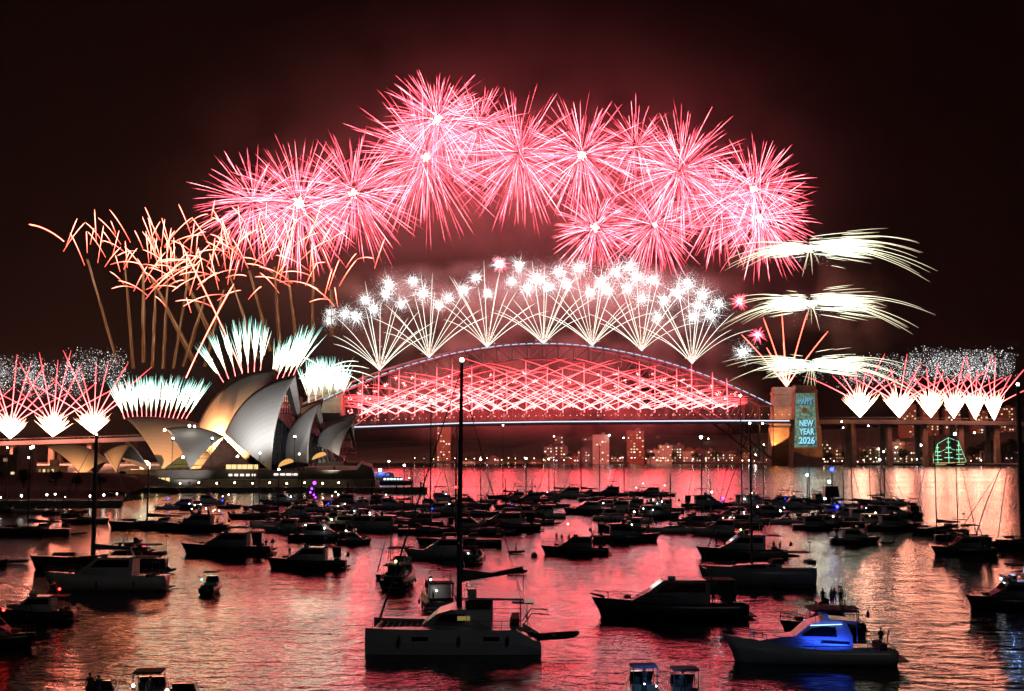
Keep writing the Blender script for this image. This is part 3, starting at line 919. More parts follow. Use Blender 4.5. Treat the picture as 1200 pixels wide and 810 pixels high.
# bright lights higher on the shore
for i, (px, py, D, r) in enumerate([(885, 535, 1500, 1.6), (890, 527, 1502, 1.0), (895, 522, 1503, .9), (878, 540, 1500, .9), (1030, 527, 1400, .9), (1079, 523, 1400, 1.3), (1050, 525, 1400, .9), (988, 502, 1450, .8), (978, 495, 1450, .9), (1142, 508, 1400, 1.0), (830, 515, 1800, 1.0), (714, 511, 1535, 1.1)]):
    P = at(px, py, D)
    street_lamp(Vector((P.x, D, 4)), ['bright flood lamp among the trees beside the pylon foot', 'upper lamp among the trees beside the pylon foot', 'topmost lamp among the trees beside the pylon foot',
        'low lamp beside the bright flood lamp near the pylon foot', 'lamp before the houses beneath the first approach span', 'cool bright lamp just beside the green lit ship',
        'lamp between two piers before the green lit ship', 'lamp mast under the approach deck close to the projected pylon', 'taller lamp mast under the approach deck close to the projected pylon',
        'lamp shining over the trees past the green lit ship', 'lamp high on the dark hill under the arch', 'corner lamp beside the pale pink lit tower'][i], 'bright lamps on the shore', 'lamp_cool' if i % 2 else 'lamp_white', P.z - 4, r=r)

# tall ship outlined in green lights
sh = empty('tall_ship', sea(1112, 546.5), 0, 'three masted sailing ship outlined with green lights moored off the far shore', 'tall ship')
sh.scale = (1, 1, 1)
D = sh.location.y; u = mpp(D)
def hull_prof(mb, L, B, F, sheer=.6, rake=.9, tw=.6, n=12, keel=-.5, bowp=2.2):
    """a boat hull lofted from stations, stern at -L/2 and bow at +L/2, open deck closed by its own face"""
    vs, fs = [], []
    for i in range(n + 1):
        t = i / n
        x = -L / 2 + L * t
        if t < .45: b = B / 2 * (tw + (1 - tw) * math.sin(t / .45 * PI / 2))
        else: b = B / 2 * max(.012, 1 - ((t - .45) / .55) ** bowp)
        h = F + sheer * max(0, (t - .3) / .7) ** 2
        xs = x + rake * max(0, (t - .5) / .5) ** 2
        vs += [(x, 0, keel), (x, -b * .72, .02), (xs * .4 + x * .6, -b * .93, h * .45), (xs, -b, h), (xs, b, h), (xs * .4 + x * .6, b * .93, h * .45), (x, b * .72, .02)]
    for i in range(n):
        for k in range(7):
            a, c = i * 7 + k, i * 7 + (k + 1) % 7
            fs.append((a, c, c + 7, a + 7))
    fs.append(tuple(range(7))); fs.append(tuple(range(n * 7, n * 7 + 7))[::-1])
    return mb.add(vs, fs)
hull_prof(MB(), 36, 8, 3.2, 1.4, 2.5, .7).build('hull', M['black_hull'], sh)
lt = MB()
lt.tube([(-18, -4.1, 3.6), (0, -4.3, 3.7), (18, -1.5, 4.6)], .28, 4)
lt.tube([(-16, -4.3, 1.6), (16, -2.4, 2.2)], .22, 4)
lt.build('deck_light_string', M['led_gold'], sh)
for x, h in ((-12, 24), (0, 31), (11, 27)):
    ms = MB().tube([(x, 0, 2), (x, 0, h)], [.35, .15], 6).build('mast', M['trim'], sh)
    g = MB()
    g.tube([(x, -.5, 3), (x, -.5, h)], .26, 4)
    for q in (.3, .48, .66, .84):
        w_ = 5.5 * (1.15 - q)
        g.tube([(x - w_, -.6, h * q), (x + w_, -.6, h * q)], .3, 4)
    g.build('light_string', M['led_green'], ms)
g = MB()
g.tube([(19, -.5, 5), (11, -.5, 27)], .16, 4); g.tube([(11, -.5, 27), (0, -.5, 31)], .16, 4); g.tube([(0, -.5, 31), (-12, -.5, 24)], .16, 4); g.tube([(-12, -.5, 24), (-17, -.5, 4)], .16, 4)
g.tube([(11, -.5, 16), (0, -.5, 20), (-12, -.5, 14)], .14, 4)
g.build('stay_light_string', M['led_green'], sh)
g = MB().tube([(-17, -.6, 4), (-17, -.6, 13), (-13, -.6, 16)], .18, 4).build('spanker_light_string', M['led_gold'], sh)
MB().tube([(17, 0, 4.2), (25, 0, 6.5)], [.3, .12], 6).build('bowsprit', M['trim'], sh)
# pink lit plume of smoke low over the far water
def smoke(name, px, py, D, sx_, sz_, sy_, dens, lab, col=(.9, .8, .8), seed=0.0, scale=.03, thresh=.45):
    P = at(px, py, D); u = mpp(D)
    b = MB().ball((0, 0, 0), 1, 16, 10)
    o = b.build(name, None or M['haze_dummy'], None, True)
    o.location = P; o.scale = (sx_ * u, sy_, sz_ * u)
    m, nt, out = new_mat('smoke')
    vv = N(nt, "ShaderNodeVolumePrincipled"); vv.inputs["Color"].default_value = (*col, 1); vv.inputs["Anisotropy"].default_value = .1
    tc = N(nt, "ShaderNodeTexCoord"); ln = N(nt, "ShaderNodeVectorMath", operation='LENGTH')
    nt.links.new(tc.outputs["Object"], ln.inputs[0])
    fall = N(nt, "ShaderNodeMapRange"); fall.inputs[1].default_value = .25; fall.inputs[2].default_value = 1.0; fall.inputs[3].default_value = 1.0; fall.inputs[4].default_value = 0.0
    nt.links.new(ln.outputs["Value"], fall.inputs[0])
    ge = N(nt, "ShaderNodeNewGeometry")
    ad = N(nt, "ShaderNodeVectorMath", operation='ADD'); ad.inputs[1].default_value = (seed, seed, seed)
    nt.links.new(ge.outputs["Position"], ad.inputs[0])
    no = N(nt, "ShaderNodeTexNoise", Scale=scale, Detail=3.0, Roughness=.55)
    nt.links.new(ad.outputs[0], no.inputs["Vector"])
    mr = N(nt, "ShaderNodeMapRange"); mr.inputs[1].default_value = thresh; mr.inputs[2].default_value = thresh + .25; mr.inputs[3].default_value = 0.0; mr.inputs[4].default_value = dens
    nt.links.new(no.outputs["Fac"], mr.inputs[0])
    mu = N(nt, "ShaderNodeMath", operation='MULTIPLY')
    nt.links.new(mr.outputs[0], mu.inputs[0]); nt.links.new(fall.outputs[0], mu.inputs[1])
    nt.links.new(mu.outputs[0], vv.inputs["Density"])
    nt.links.new(vv.outputs[0], out.inputs["Volume"])
    o.data.materials.clear(); o.data.materials.append(m)
    return tag(o, lab, 'smoke', None, 'stuff')
M['haze_dummy'] = M['trim']

# ================================================================ FIREWORKS
def fib_dirs(n, r):
    k = np.arange(n) + .5
    ph = np.arccos(1 - 2 * k / n); th = PI * (1 + 5 ** .5) * k + r.uniform(0, 6)
    d = np.stack([np.cos(th) * np.sin(ph), np.sin(th) * np.sin(ph), np.cos(ph)], 1)
    d += r.normal(size=d.shape) * .09
    return d / np.linalg.norm(d, axis=1, keepdims=True)
def burst(px, py, rpx, D, n, core, lab, power=1.0, droop=.11):
    r = np.random.default_rng(int(px * 7 + py))
    P = at(px, py, D); R = rpx * mpp(D)
    n = int(n * 1.3)
    d = fib_dirs(n, r)
    L = R * r.uniform(.62, 1.12, n)
    s0 = np.where(r.uniform(0, 1, n) < .35, r.uniform(.05, .2, n), r.uniform(.2, .55, n)); off = r.normal(size=(n, 1, 3)) * R * .035
    sv = np.linspace(0, 1, 9)
    t = s0[:, None] + (1 - s0)[:, None] * sv[None]
    Q = d[:, None, :] * (L[:, None] * t)[..., None]
    Q[..., 2] -= droop * R * t ** 2
    Q += off
    w = r.uniform(.10, .20, n)[:, None] * np.array([.5, .8, .9, 1, 1, 1.05, 1.1, .9, .25])[None]
    prof = np.array([.52, .48, .46, .47, .50, .52, .54, .40, .02])
    heat = np.clip(prof[None] + r.normal(size=(n, 1)) * .22 + r.normal(size=(n, 9)) * .13, .0, 1)
    o = trails('chrysanthemum_burst', Q, w, heat, M['pink'])
    o.location = P
    tag(o, lab, 'firework', 'pink bursts in the sky above the bridge')
    if core:
        C = r.normal(size=(int(60 * core), 3)) * 2.2 * core
        sparks('burst_core', C, r.uniform(.35, 1.1, len(C)), np.ones(len(C)), M['pink_core'], o)
    glow(o, (0, 0, 0), (1, .06, .09), 2.5e5 * power, 22)
    return o
BU = [
 (512, 140, 71, 1420, 250, 1.3, 'highest pink burst, with a bright white core, at the top of the arc'),
 (499, 184, 99, 1440, 230, 1.1, 'pink burst with a bright core directly beneath the highest burst'),
 (414, 226, 82, 1430, 220, 1.0, 'pink burst with a pale core beside the amber palm fireworks'),
 (350, 238, 84, 1410, 240, 1.4, 'dense pink burst with the brightest white core among the amber palm strokes'),
 (297, 237, 76, 1450, 170, .0, 'thin outermost pink burst above the opera house with no bright core'),
 (609, 182, 86, 1450, 200, .0, 'pink burst with a faint centre just past the highest burst'),
 (682, 182, 78, 1420, 200, 1.0, 'pink burst with a small bright core above the crown of the bridge arch'),
 (745, 172, 63, 1480, 110, .0, 'sparse red burst between the middle and outer bursts of the arc'),
 (697, 267, 58, 1400, 150, .9, 'lower small pink burst with a pale core just above the white fans'),
 (767, 264, 67, 1420, 170, .5, 'lower pink burst nearest the white fans on the pylon side'),
 (798, 200, 84, 1440, 220, .0, 'large pink burst with a dim centre standing high on the pylon side'),
 (884, 222, 73, 1410, 200, .9, 'upper pink burst with a bright core at the pylon end of the arc'),
 (890, 256, 73, 1430, 190, .9, 'lower pink burst with a bright core at the pylon end of the arc'),
 (845, 240, 71, 1460, 130, .0, 'coreless pink burst squeezed between the large burst and the end of the arc'),
 (560, 150, 60, 1470, 120, .0, 'coreless pink burst squeezed between the two tallest bursts'),
]
for b in BU: burst(*b)

def comet_path(P0, dx, dz, sag, seg=10, dy=0.0):
    s = np.linspace(0, 1, seg)[:, None]
    P0 = np.array(P0); P = P0 + np.array([dx, dy, dz])[None] * s
    P[:, 2:3] += sag * 4 * s * (1 - s)
    return P
def single(name, P, r0, r1, h0, h1, mat, parent, org, hp=None):
    n = len(P)
    R = np.linspace(r0, r1, n)[None]; R[0, -1] *= .3
    H = (np.linspace(h0, h1, n) if hp is None else np.interp(np.linspace(0, 1, n), [0, .33, .66, 1], hp))[None]
    return trails(name, P[None], R, H, mat, parent, org)

M['fan_flame'] = emit_ramp('fan_flame', [(0, (.30, .10, .08)), (.5, (.8, .42, .32)), (1, (1, .8, .7))], 1.3)
# white fans on the top chord of the arch
FAN = [(445, 434, 15), (503, 419, 15), (571, 407, 14), (637, 403, 14), (694, 405, 14), (752, 411, 15), (811, 426, 14)]
for i, (px, py, n) in enumerate(FAN):
    P = at(px, py, BY + 8); u = mpp(BY)
    e = empty('fan_firework', P, 0, 'white fan of comets on the bridge arch, %s from the opera house end' % ORD[i], 'firework', 'white fans on the bridge arch')
    for k in range(n):
        a = math.radians(-55 + 110 * k / (n - 1) + random.uniform(-5, 5))
        L = random.uniform(74, 114) * u * (1 - .16 * abs(a))
        q = comet_path((0, 0, 0), L * math.sin(a), L * math.cos(a) * (.97 if abs(a) < .5 else .84), L * .06 * abs(math.sin(a)) * 1.6, dy=random.uniform(-14, 14))
        single('comet', q, random.uniform(.34, .62), .26, .45, .6, M['white_trail'], e, None, hp=(.35, .55, .70, .5))
    r = np.random.default_rng(i)
    C = np.stack([r.normal(size=120) * 3.4, r.normal(size=120) * 2.5, 4 + np.abs(r.normal(size=120)) * 8], 1)
    sparks('muzzle_flame', C, r.uniform(.3, 1.0, 120), r.uniform(.1, .6, 120), M['fan_flame'], e)
    MB().ball((0, -1, 1), 1.7, 6, 4).build('mortar_flash', M['led_white'], e)
    glow(e, (0, -6, 8), (1, .7, .6), 1.0e4, 6)
# crackling puffs at the ends of the comets
PUF = [(386, 376, 9), (417, 371, 15), (404, 368, 12), (438, 362, 14), (456, 335, 17), (452, 345, 12), (496, 343, 19), (515, 358, 10), (544, 340, 15), (585, 309, 10), (600, 330, 12), (630, 327, 22), (618, 338, 14), (679, 314, 17), (704, 330, 18),
       (722, 318, 20), (746, 324, 19), (752, 350, 16), (793, 343, 22), (778, 352, 12), (824, 345, 18), (832, 368, 17), (818, 358, 12), (871, 412, 15), (655, 318, 14), (738, 312, 14), (428, 352, 11), (470, 356, 12), (484, 330, 12), (526, 350, 11), (558, 326, 11), (572, 344, 10), (608, 312, 13), (644, 336, 13), (664, 334, 14), (692, 342, 13), (712, 340, 15), (736, 338, 15), (764, 328, 16), (770, 372, 11), (806, 332, 17), (812, 372, 13), (842, 356, 12), (388, 366, 8)]
PUF.sort()
for i, (px, py, rp) in enumerate(PUF):
    r = np.random.default_rng(100 + i)
    P = at(px, py, BY + r.uniform(-10, 20)); u = mpp(BY); R = rp * u
    rp *= 1.3; R *= 1.3; n = int(240 + rp * 30)
    d = r.normal(size=(n, 3)); d /= np.linalg.norm(d, axis=1, keepdims=True)
    rad = R * np.abs(r.normal(size=(n, 1))) * .58
    C = d * rad
    o = sparks('crackle_puff', C, r.uniform(.10, .36, n) * (1.3 - np.clip(rad[:, 0] / R, 0, .8) * .8), np.clip(1.05 - rad[:, 0] / R * .62 + r.normal(size=n) * .12, 0, 1), M['crackle'])
    o.location = P
    # short outward spikes
    k = 18
    d = r.normal(size=(k, 3)); d /= np.linalg.norm(d, axis=1, keepdims=True)
    s = np.linspace(.15, 1, 4)[None, :, None]
    Q = d[:, None, :] * s * (R * r.uniform(.5, 1.15, (k, 1, 1)))
    trails('crackle_spikes', Q, np.full((k, 4), .13) * np.array([1, 1, .8, .3]), np.repeat(np.array([[.9, .6, .35, .1]]), k, 0), M['crackle'], o)
    tag(o, 'white crackling puff above the bridge arch, %s from the opera house end' % ORD[i], 'firework', 'crackling puffs above the arch')
    if rp > 14: glow(o, (0, 0, 0), (1, .88, .88), 1.5e4, 8)
# lattice of red comets fired from the deck inside the arch
BX = [422 + 21.5 * i for i in range(21)]
for i, px in enumerate(BX):
    px += random.uniform(-3.5, 3.5); P = at(px, deck_y(px) - 9, BY - 6); u = mpp(BY)
    e = empty('comet_battery', P, 0, 'battery of crossing red comets on the bridge deck, %s from the opera house end' % ORD[i], 'firework', 'red comets on the bridge deck')
    for sd in (-1, 1):
        for (reach, rise, sag) in ((66, 21, 3), (98, 36, 5), (124, 54, 8)):
            dx = sd * reach * random.uniform(.82, 1.14)
            ex = px + dx
            room = deck_y(px) - 12 - arch_y(min(max(ex, 400), 872)) - 5
            if ex < 404 or ex > 876: dx = (404 if sd < 0 else 876) - px; room = min(room, 24)
            if abs(dx) < 18: continue
            rs_ = min(rise * random.uniform(.85, 1.15), room) * min(1, abs(dx) / reach + .15)
            if rs_ < 6: continue
            f = abs(dx) / reach
            q = comet_path((0, 0, 3), dx * u, rs_ * u, min(sag, rs_ * .3) * u, 12, dy=random.uniform(-3, 3))
            single('comet', q, .30, .28, .6, .5, M['red_comet'], e, None, hp=(.78, .72, .46, .10))
    hv = min(random.uniform(48, 62), max(30, deck_y(px) - arch_y(px) - 2)) if 440 < px < 850 else random.uniform(46, 58)
    q = comet_path((3 * u, 0, 0), random.uniform(-1, 1), hv * u, 0, 8)
    single('comet', q, .62, .45, .4, .55, M['red_comet'], e, None, hp=(.5, .42, .45, .35))
    b = MB()
    for _ in range(4): b.ball((random.gauss(0, 1), random.gauss(0, .8), -3 + random.uniform(-1, 3)), random.uniform(.5, 1.2), 5, 4)
    b.build('muzzle_flame', emit('battery_flame', (1, .34, .32), .75), e)
    r = np.random.default_rng(900 + i); C = []
    for rw in range(6):
        h_ = 7 + rw * 7.5 + r.normal() * .8
        if h_ > deck_y(px) - 14 - arch_y(px) or (rw > 3 and r.uniform() < .4): continue
        for sd in ((0,) if rw % 2 else (-.5, .5)):
            C.append(np.array([[sd * 21.5 * u, -1.5, h_ * u]]) + r.normal(size=(13, 3)) * np.array([1.7, .6, 1.2]) * (1.1 - rw * .1))
    if C:
        C = np.concatenate(C)
        sparks('star_cluster', C, r.uniform(.2, .6, len(C)), r.uniform(.55, 1, len(C)), M['red_comet'], e)
    if i % 2 == 0: glow(e, (0, 4, 22), (1, .03, .045), 2.1e5, 10)

# fountains along the approach spans
def fountain(px, py, wpx, hpx, spread, ntr, trh, lab, group, D=BY - 4, rs=0, dust=230, power=1.0, dusth=(46, 78), big=1.0):
    r = np.random.default_rng(abs(int(px * 3 + 5))); P = at(px, py, D); u = mpp(D)
    e = empty('fountain_firework', P, 0, lab, 'firework', group)
    n = 210
    a = r.uniform(-1, 1, n) * math.radians(spread); b_ = r.normal(size=n) * .18
    L = hpx * u * r.uniform(.35, 1.0, n) * (1 + .10 * np.minimum(r.normal(size=n) ** 2, 4))
    s = np.linspace(0, 1, 5)
    Q = np.zeros((n, 5, 3))
    Q[..., 0] = (L * np.sin(a))[:, None] * s; Q[..., 2] = (L * np.cos(a))[:, None] * s; Q[..., 1] = (L * b_)[:, None] * s
    W = np.repeat(np.array([[.34, .40, .30, .18, .03]]), n, 0) * r.uniform(.5, 1.1, (n, 1)) * big
    H = np.repeat(np.array([[.9, .9, .8, .6, .25]]), n, 0) + r.normal(size=(n, 1)) * .08
    trails('flame', Q, W, np.clip(H, 0, 1), M['gerb'], e)
    for k in range(ntr):
        aa = math.radians(-52 + 104 * k / max(1, ntr - 1) + r.uniform(-4, 4))
        L_ = trh * u * r.uniform(.66, 1.12) * (1 + .12 * abs(aa))
        q = comet_path((0, 0, hpx * .55 * u), L_ * math.sin(aa), L_ * math.cos(aa) - hpx * .4 * u, L_ * .03 * abs(math.sin(aa)), 8, dy=r.uniform(-6, 6))
        single('comet', q, .46, .28, .6, .5, M['red_comet'], e, None, hp=(.9, .66, .5, .30))
    dust = int(dust * 2.1)
    C = np.stack([r.uniform(-wpx, wpx, dust) * u, r.normal(size=dust) * 8, (dusth[0] + (dusth[1] - dusth[0]) * (r.beta(2, 2.2, dust) + r.uniform(-.12, .14))) * u], 1)
    sparks('spark_cloud', C, r.uniform(.12, .44, dust), np.clip(r.normal(.40, .30, dust), 0, 1), M['crackle'], e)
    glow(e, (0, -3, hpx * u * .6), (1, .26, .16), (1.2e6 if px < 300 else 1.3e5) * power, 24 if px < 300 else 12)
    return e
for i, (px, py) in enumerate([(-32, 508), (12, 506), (62, 503.5), (110, 500.5)]):
    fountain(px, py + 8, 34, 26, 50, 9, 88, 'white flame fountain with red comets on the city approach, %s towards the opera house' % ORD[i], 'fountains on the city approach', big=1.15, dust=420, dusth=(48, 96))
for i, (px, py) in enumerate([(1008, 488), (1054, 488), (1091, 488), (1118, 489), (1143, 490), (1165, 491)]):
    fountain(px, py + 1, 24, 29 - i * .4, 42 - i * 4, 8, 66, 'white flame fountain on the northern approach, %s away from the projected pylon' % ORD[i], 'fountains on the northern approach', dust=300, power=1.25, dusth=(38, 80), big=1.25)

# feathery green white brushes
def brush(parent, org, p0, p1, D, w1, n=46, mat='green_white', seed=0):
    r = np.random.default_rng(seed); A0, A1 = at(*p0, D), at(*p1, D); u = mpp(D)
    ax = np.array(A1 - A0); ln = np.linalg.norm(ax); ax = ax / ln
    side = np.array([ax[2], 0, -ax[0]])
    s = np.linspace(0, 1, 6)
    sp = r.normal(size=n) * w1 * u * .5; sy = r.normal(size=n) * w1 * u * .5
    n = int(n * 1.25); sp = r.normal(size=n) * w1 * u * .5; sy = r.normal(size=n) * w1 * u * .5
    top = r.uniform(.45, 1.2, n); bot = r.uniform(.16, .6, n)
    t = bot[:, None] + (top - bot)[:, None] * s[None]
    Q = np.array(A0)[None, None] + ax[None, None] * (t * ln)[..., None] + side[None, None] * (sp[:, None] * t ** 1.3)[..., None]
    Q[..., 1] += sy[:, None] * t ** 1.3
    W = np.repeat(np.array([[.14, .22, .28, .27, .2, .04]]), n, 0) * r.uniform(.6, 1.1, (n, 1))
    H = np.clip(t * .92 + r.normal(size=(n, 1)) * .10, 0, 1)
    q = np.stack([np.array(A0) + ax * ln * f for f in np.linspace(0, .62, 6)]) - np.array(org)
    single('stem', q, .34, .3, .6, .6, M['red_comet'], parent, None, hp=(.7, .6, .6, .5))
    return trails('brush', Q, W, H, M[mat], parent, org)
P = at(186, 492, BY - 4)
e = empty('feather_fan_firework', P, 0, 'fan of green white feathery plumes rising behind the southernmost shell', 'firework', 'green white plumes')
for k in range(15):
    f = k / 14
    brush(e, P, (146 + 72 * f, 491 - 1 * math.sin(f * 3)), (133 + 108 * f, 446 + 14 * abs(f - .45) ** 1.5), BY, 6.5, 24, seed=k)
glow(e, (0, -4, 30), (.8, 1, .66), 3.4e5, 36)
P = at(275, 440, BY - 4)
e = empty('feather_fan_firework', P, 0, 'fan of green white feathery plumes above the curved back of the amber shell', 'firework', 'green white plumes')
for k, (x0, y0, x1, y1) in enumerate([(262, 448, 237, 408), (268, 444, 250, 396), (276, 441, 264, 388), (284, 438, 276, 383), (291, 437, 288, 380), (298, 436, 300, 381), (305, 436, 311, 383)]):
    brush(e, P, (x0, y0), (x1, y1), BY, 7, 26, seed=40 + k)
glow(e, (0, -4, 30), (.8, 1, .66), 2.4e5, 36)
P = at(335, 440, BY - 4)
e = empty('feather_fan_firework', P, 0, 'bright leaning bundle of green white plumes just above the tips of the two largest shells', 'firework', 'green white plumes')
for k, (x0, y0, x1, y1) in enumerate([(318, 446, 330, 404), (324, 446, 340, 400), (330, 446, 350, 398), (336, 446, 358, 392), (342, 444, 366, 388)]):
    brush(e, P, (x0, y0), (x1, y1), BY, 11, 36, seed=60 + k)
glow(e, (0, -4, 30), (.8, 1, .7), 2.6e5, 36)
P = at(380, 450, BY - 4)
e = empty('feather_fan_firework', P, 0, 'dense white bundle of plumes with trailing tails beside the second shell tip', 'firework', 'green white plumes')
for k, (x0, y0, x1, y1) in enumerate([(362, 472, 362, 428), (370, 470, 369, 424), (378, 470, 377, 423), (386, 470, 386, 424), (394, 470, 396, 425), (402, 466, 404, 432)]):
    brush(e, P, (x0, y0), (x1, y1), BY, 12, 40, seed=80 + k)
for k, (dx, dz) in enumerate([(-34, 18), (40, 12), (52, 4), (58, -6), (-30, -8), (46, -14)]):
    u = mpp(BY); q = comet_path((0, 0, 14 * u), dx * u, dz * u, 5 * u, 8)
    single('plume_tail', q, .7, .35, .8, .5, M['palm'], e, None)
glow(e, (0, -4, 10), (.8, 1, .72), 2.4e5, 36)

# flat spreading palms above the northern pylon
for i, (px, py, wl, wr) in enumerate([(949, 292, 108, 150), (950, 356, 108, 142), (951, 429, 108, 122)]):
    r = np.random.default_rng(300 + i); P = at(px, py, BY + 6); u = mpp(BY)
    e = empty('palm_firework', P, 0, ['uppermost', 'middle', 'lowest'][i] + ' of three flat green white palms stacked above the projected pylon', 'firework', 'flat palms above the pylon')
    for sd, wd in ((-1, wl), (1, wr)):
        n = 120
        f0 = r.uniform(-.01, .30, n); f1 = f0 + r.uniform(.10, .34, n)
        s = np.linspace(0, 1, 6)
        t = f0[:, None] + (f1 - f0)[:, None] * s
        lift = r.normal(size=n) * (.034 if sd > 0 else .036) + (.018 if sd > 0 else .008)
        Q = np.zeros((n, 6, 3))
        Q[..., 0] = sd * wd * u * t; Q[..., 2] = wd * u * (lift[:, None] * (.95 + t * 1.5) - .10 * t ** 2)
        Q[..., 1] = (r.normal(size=n) * 5)[:, None] * (.3 + t)
        W = np.repeat(np.array([[.12, .26, .34, .30, .18, .03]]), n, 0) * r.uniform(.6, 1.25, (n, 1))
        H = 1.05 - t * 1.15 - np.abs(lift)[:, None] * 3.5 + r.normal(size=(n, 1)) * .07
        trails('palm_frond', Q, W, np.clip(H, 0, 1), M['palm'], e)
        for k in range(12):
            L_ = wd * u * r.uniform(.5, 1.0); aa = r.uniform(-.22, .14)
            q = comet_path((0, 0, 0), sd * L_, L_ * aa - L_ * .08, L_ * .09, 12, dy=r.uniform(-20, 20))
            single('palm_tail', q, r.uniform(.35, .6), .22, .9, .4, M['palm'], e, None, hp=(1, .75, .4, .15))
    for k in range(5):
        aa = r.uniform(-.5, .5)
        q = comet_path((0, 0, 0), 22 * u * aa, -r.uniform(18, 34) * u, 3, 8)
        single('palm_tail', q, .4, .2, .4, .1, M['palm'], e, None)
    C = r.normal(size=(110, 3)) * np.array([4.5, 3, 2.2]) * u
    sparks('palm_core', C, r.uniform(.3, 1.0, 110), r.uniform(.6, 1, 110), M['palm'], e)
    C = r.normal(size=(160, 3)) * np.array([20, 4, 7]) * u + np.array([0, 0, -6 * u])
    sparks('spark_cloud', C, r.uniform(.15, .4, 160), r.uniform(0, .35, 160), M['crackle'], e)
    glow(e, (0, -3, 0), (.95, 1, .75), 5e4, 4)
P = at(922, 453, BY + 48); u = mpp(BY + 48)
e = empty('comet_fan_firework', P, 0, 'fan of orange red comets fired from the top of the amber lit pylon', 'firework')
for k, (x, y) in enumerate([(870, 392), (899, 407), (919, 400), (918, 366), (948, 366), (972, 388), (896, 372)]):
    q = comet_path((0, 0, 0), (x - 922) * u, (453 - y) * u, 2 * u, 10)
    single('comet', q, .8, .5, .5, .45, M['coral'], e, None, hp=(.8, .45, .3, .5))
glow(e, (0, -4, 6), (1, .4, .2), 2e4, 3)
for i, (px, py) in enumerate([(867, 353), (888, 392), (586, 309)]):
    r = np.random.default_rng(500 + i); P = at(px, py, BY + 10); R = 13 * mpp(BY)
    d = r.normal(size=(50, 3)); d /= np.linalg.norm(d, axis=1, keepdims=True)
    Q = d[:, None, :] * np.linspace(.1, 1, 4)[None, :, None] * (R * r.uniform(.5, 1.1, (50, 1, 1)))
    o = trails('small_pink_burst', Q, np.full((50, 4), .35) * np.array([1, 1, .8, .3]), np.repeat(np.array([[.9, .5, .3, .1]]), 50, 0), M['pink'])
    o.location = P
    tag(o, ['small pink starburst beside the middle flat palm', 'small pink starburst just above the end of the arch by the pylon', 'small pink starburst over the third white fan'][i], 'firework', 'small pink starbursts')

# tall amber tails with coral strokes over the opera house
TR = [(137, 425, 102, 304), (156, 432, 146, 306), (168, 425, 168, 318), (179, 432, 183, 330), (190, 432, 196, 326), (203, 432, 222, 318), (215, 430, 240, 350), (229, 425, 178, 326), (259, 420, 205, 300),
      (318, 412, 292, 317), (329, 405, 322, 313), (348, 400, 337, 320), (366, 398, 366, 313), (303, 420, 268, 318), (240, 430, 262, 340), (390, 395, 388, 340)]
for i, (x0, y0, x1, y1) in enumerate(TR):
    r = np.random.default_rng(700 + i); D = BY + 20 + r.uniform(-20, 40); u = mpp(D)
    P = at(x1, y1, D)
    e = empty('amber_tail_firework', P, 0, 'amber tail topped with coral strokes over the opera house, %s by tip towards the bridge', 'firework', 'amber tails over the opera house')
    b = at(x0, y0, D) - P
    n = 11
    s = np.linspace(0, 1, 10)
    Q = np.zeros((n, 10, 3)); wob = r.normal(size=(n, 1)) * 1.3 * u
    Q[..., 0] = b.x * (1 - s) + wob * (1 - s * .6) + r.normal(size=(n, 10)) * .25
    Q[..., 2] = b.z * (1 - s); Q[..., 1] = r.normal(size=(n, 1)) * 2
    W = np.full((n, 10), .34) * np.linspace(1, .5, 10); H = np.clip(.25 + .42 * s[None] + r.normal(size=(n, 10)) * .22, 0, 1)
    trails('rising_tail', Q, W, H, M['amber'], e)
    e['tipx'] = x1
    for k in range(11):
        cx, cz = r.normal(0, 26) , r.uniform(-14, 62) if x1 > 150 else r.uniform(-10, 44)
        a = math.atan2(cz + 14, cx) + r.normal() * .5
        L = r.uniform(16, 50)
        q = comet_path(((cx - L / 2 * math.cos(a)) * u, r.uniform(-15, 15), (cz - L / 2 * math.sin(a)) * u), L * math.cos(a) * u, L * math.sin(a) * u, L * .10 * u * abs(math.cos(a)), 9)
        single('stroke', q, .22, .5, .3, .7, M['coral'], e, None, hp=(.2, .55, .85, .7))
    glow(e, (0, 0, 10), (1, .30, .14), 6e4, 8)
am = sorted([o for o in COL.objects if o.name.startswith('amber_tail_firework')], key=lambda o: o['tipx'])
for i, o in enumerate(am):
    o['label'] = o['label'] % ORD[i]
    del o['tipx']
e0 = at(275, 440, BY)
for i, (x0, y0, x1, y1, lab) in enumerate([(218, 443, 274, 333, 'long bright coral comet leaning towards the bridge over the first large shells'), (284, 436, 210, 282, 'long bright coral comet leaning away from the bridge over the amber shell'),
                                          (75, 283, 34, 263, 'outermost coral comet far out over the city side of the sky')]):
    P = at(x0, y0, BY); u = mpp(BY); Q = at(x1, y1, BY) - P
    o = single('long_comet', comet_path((0, 0, 0), Q.x, Q.z, 4 * u, 14), .55, .95, .5, .6, M['coral'], None, None, hp=(.75, .6, .55, .6))
    o.location = P
    tag(o, lab, 'firework')
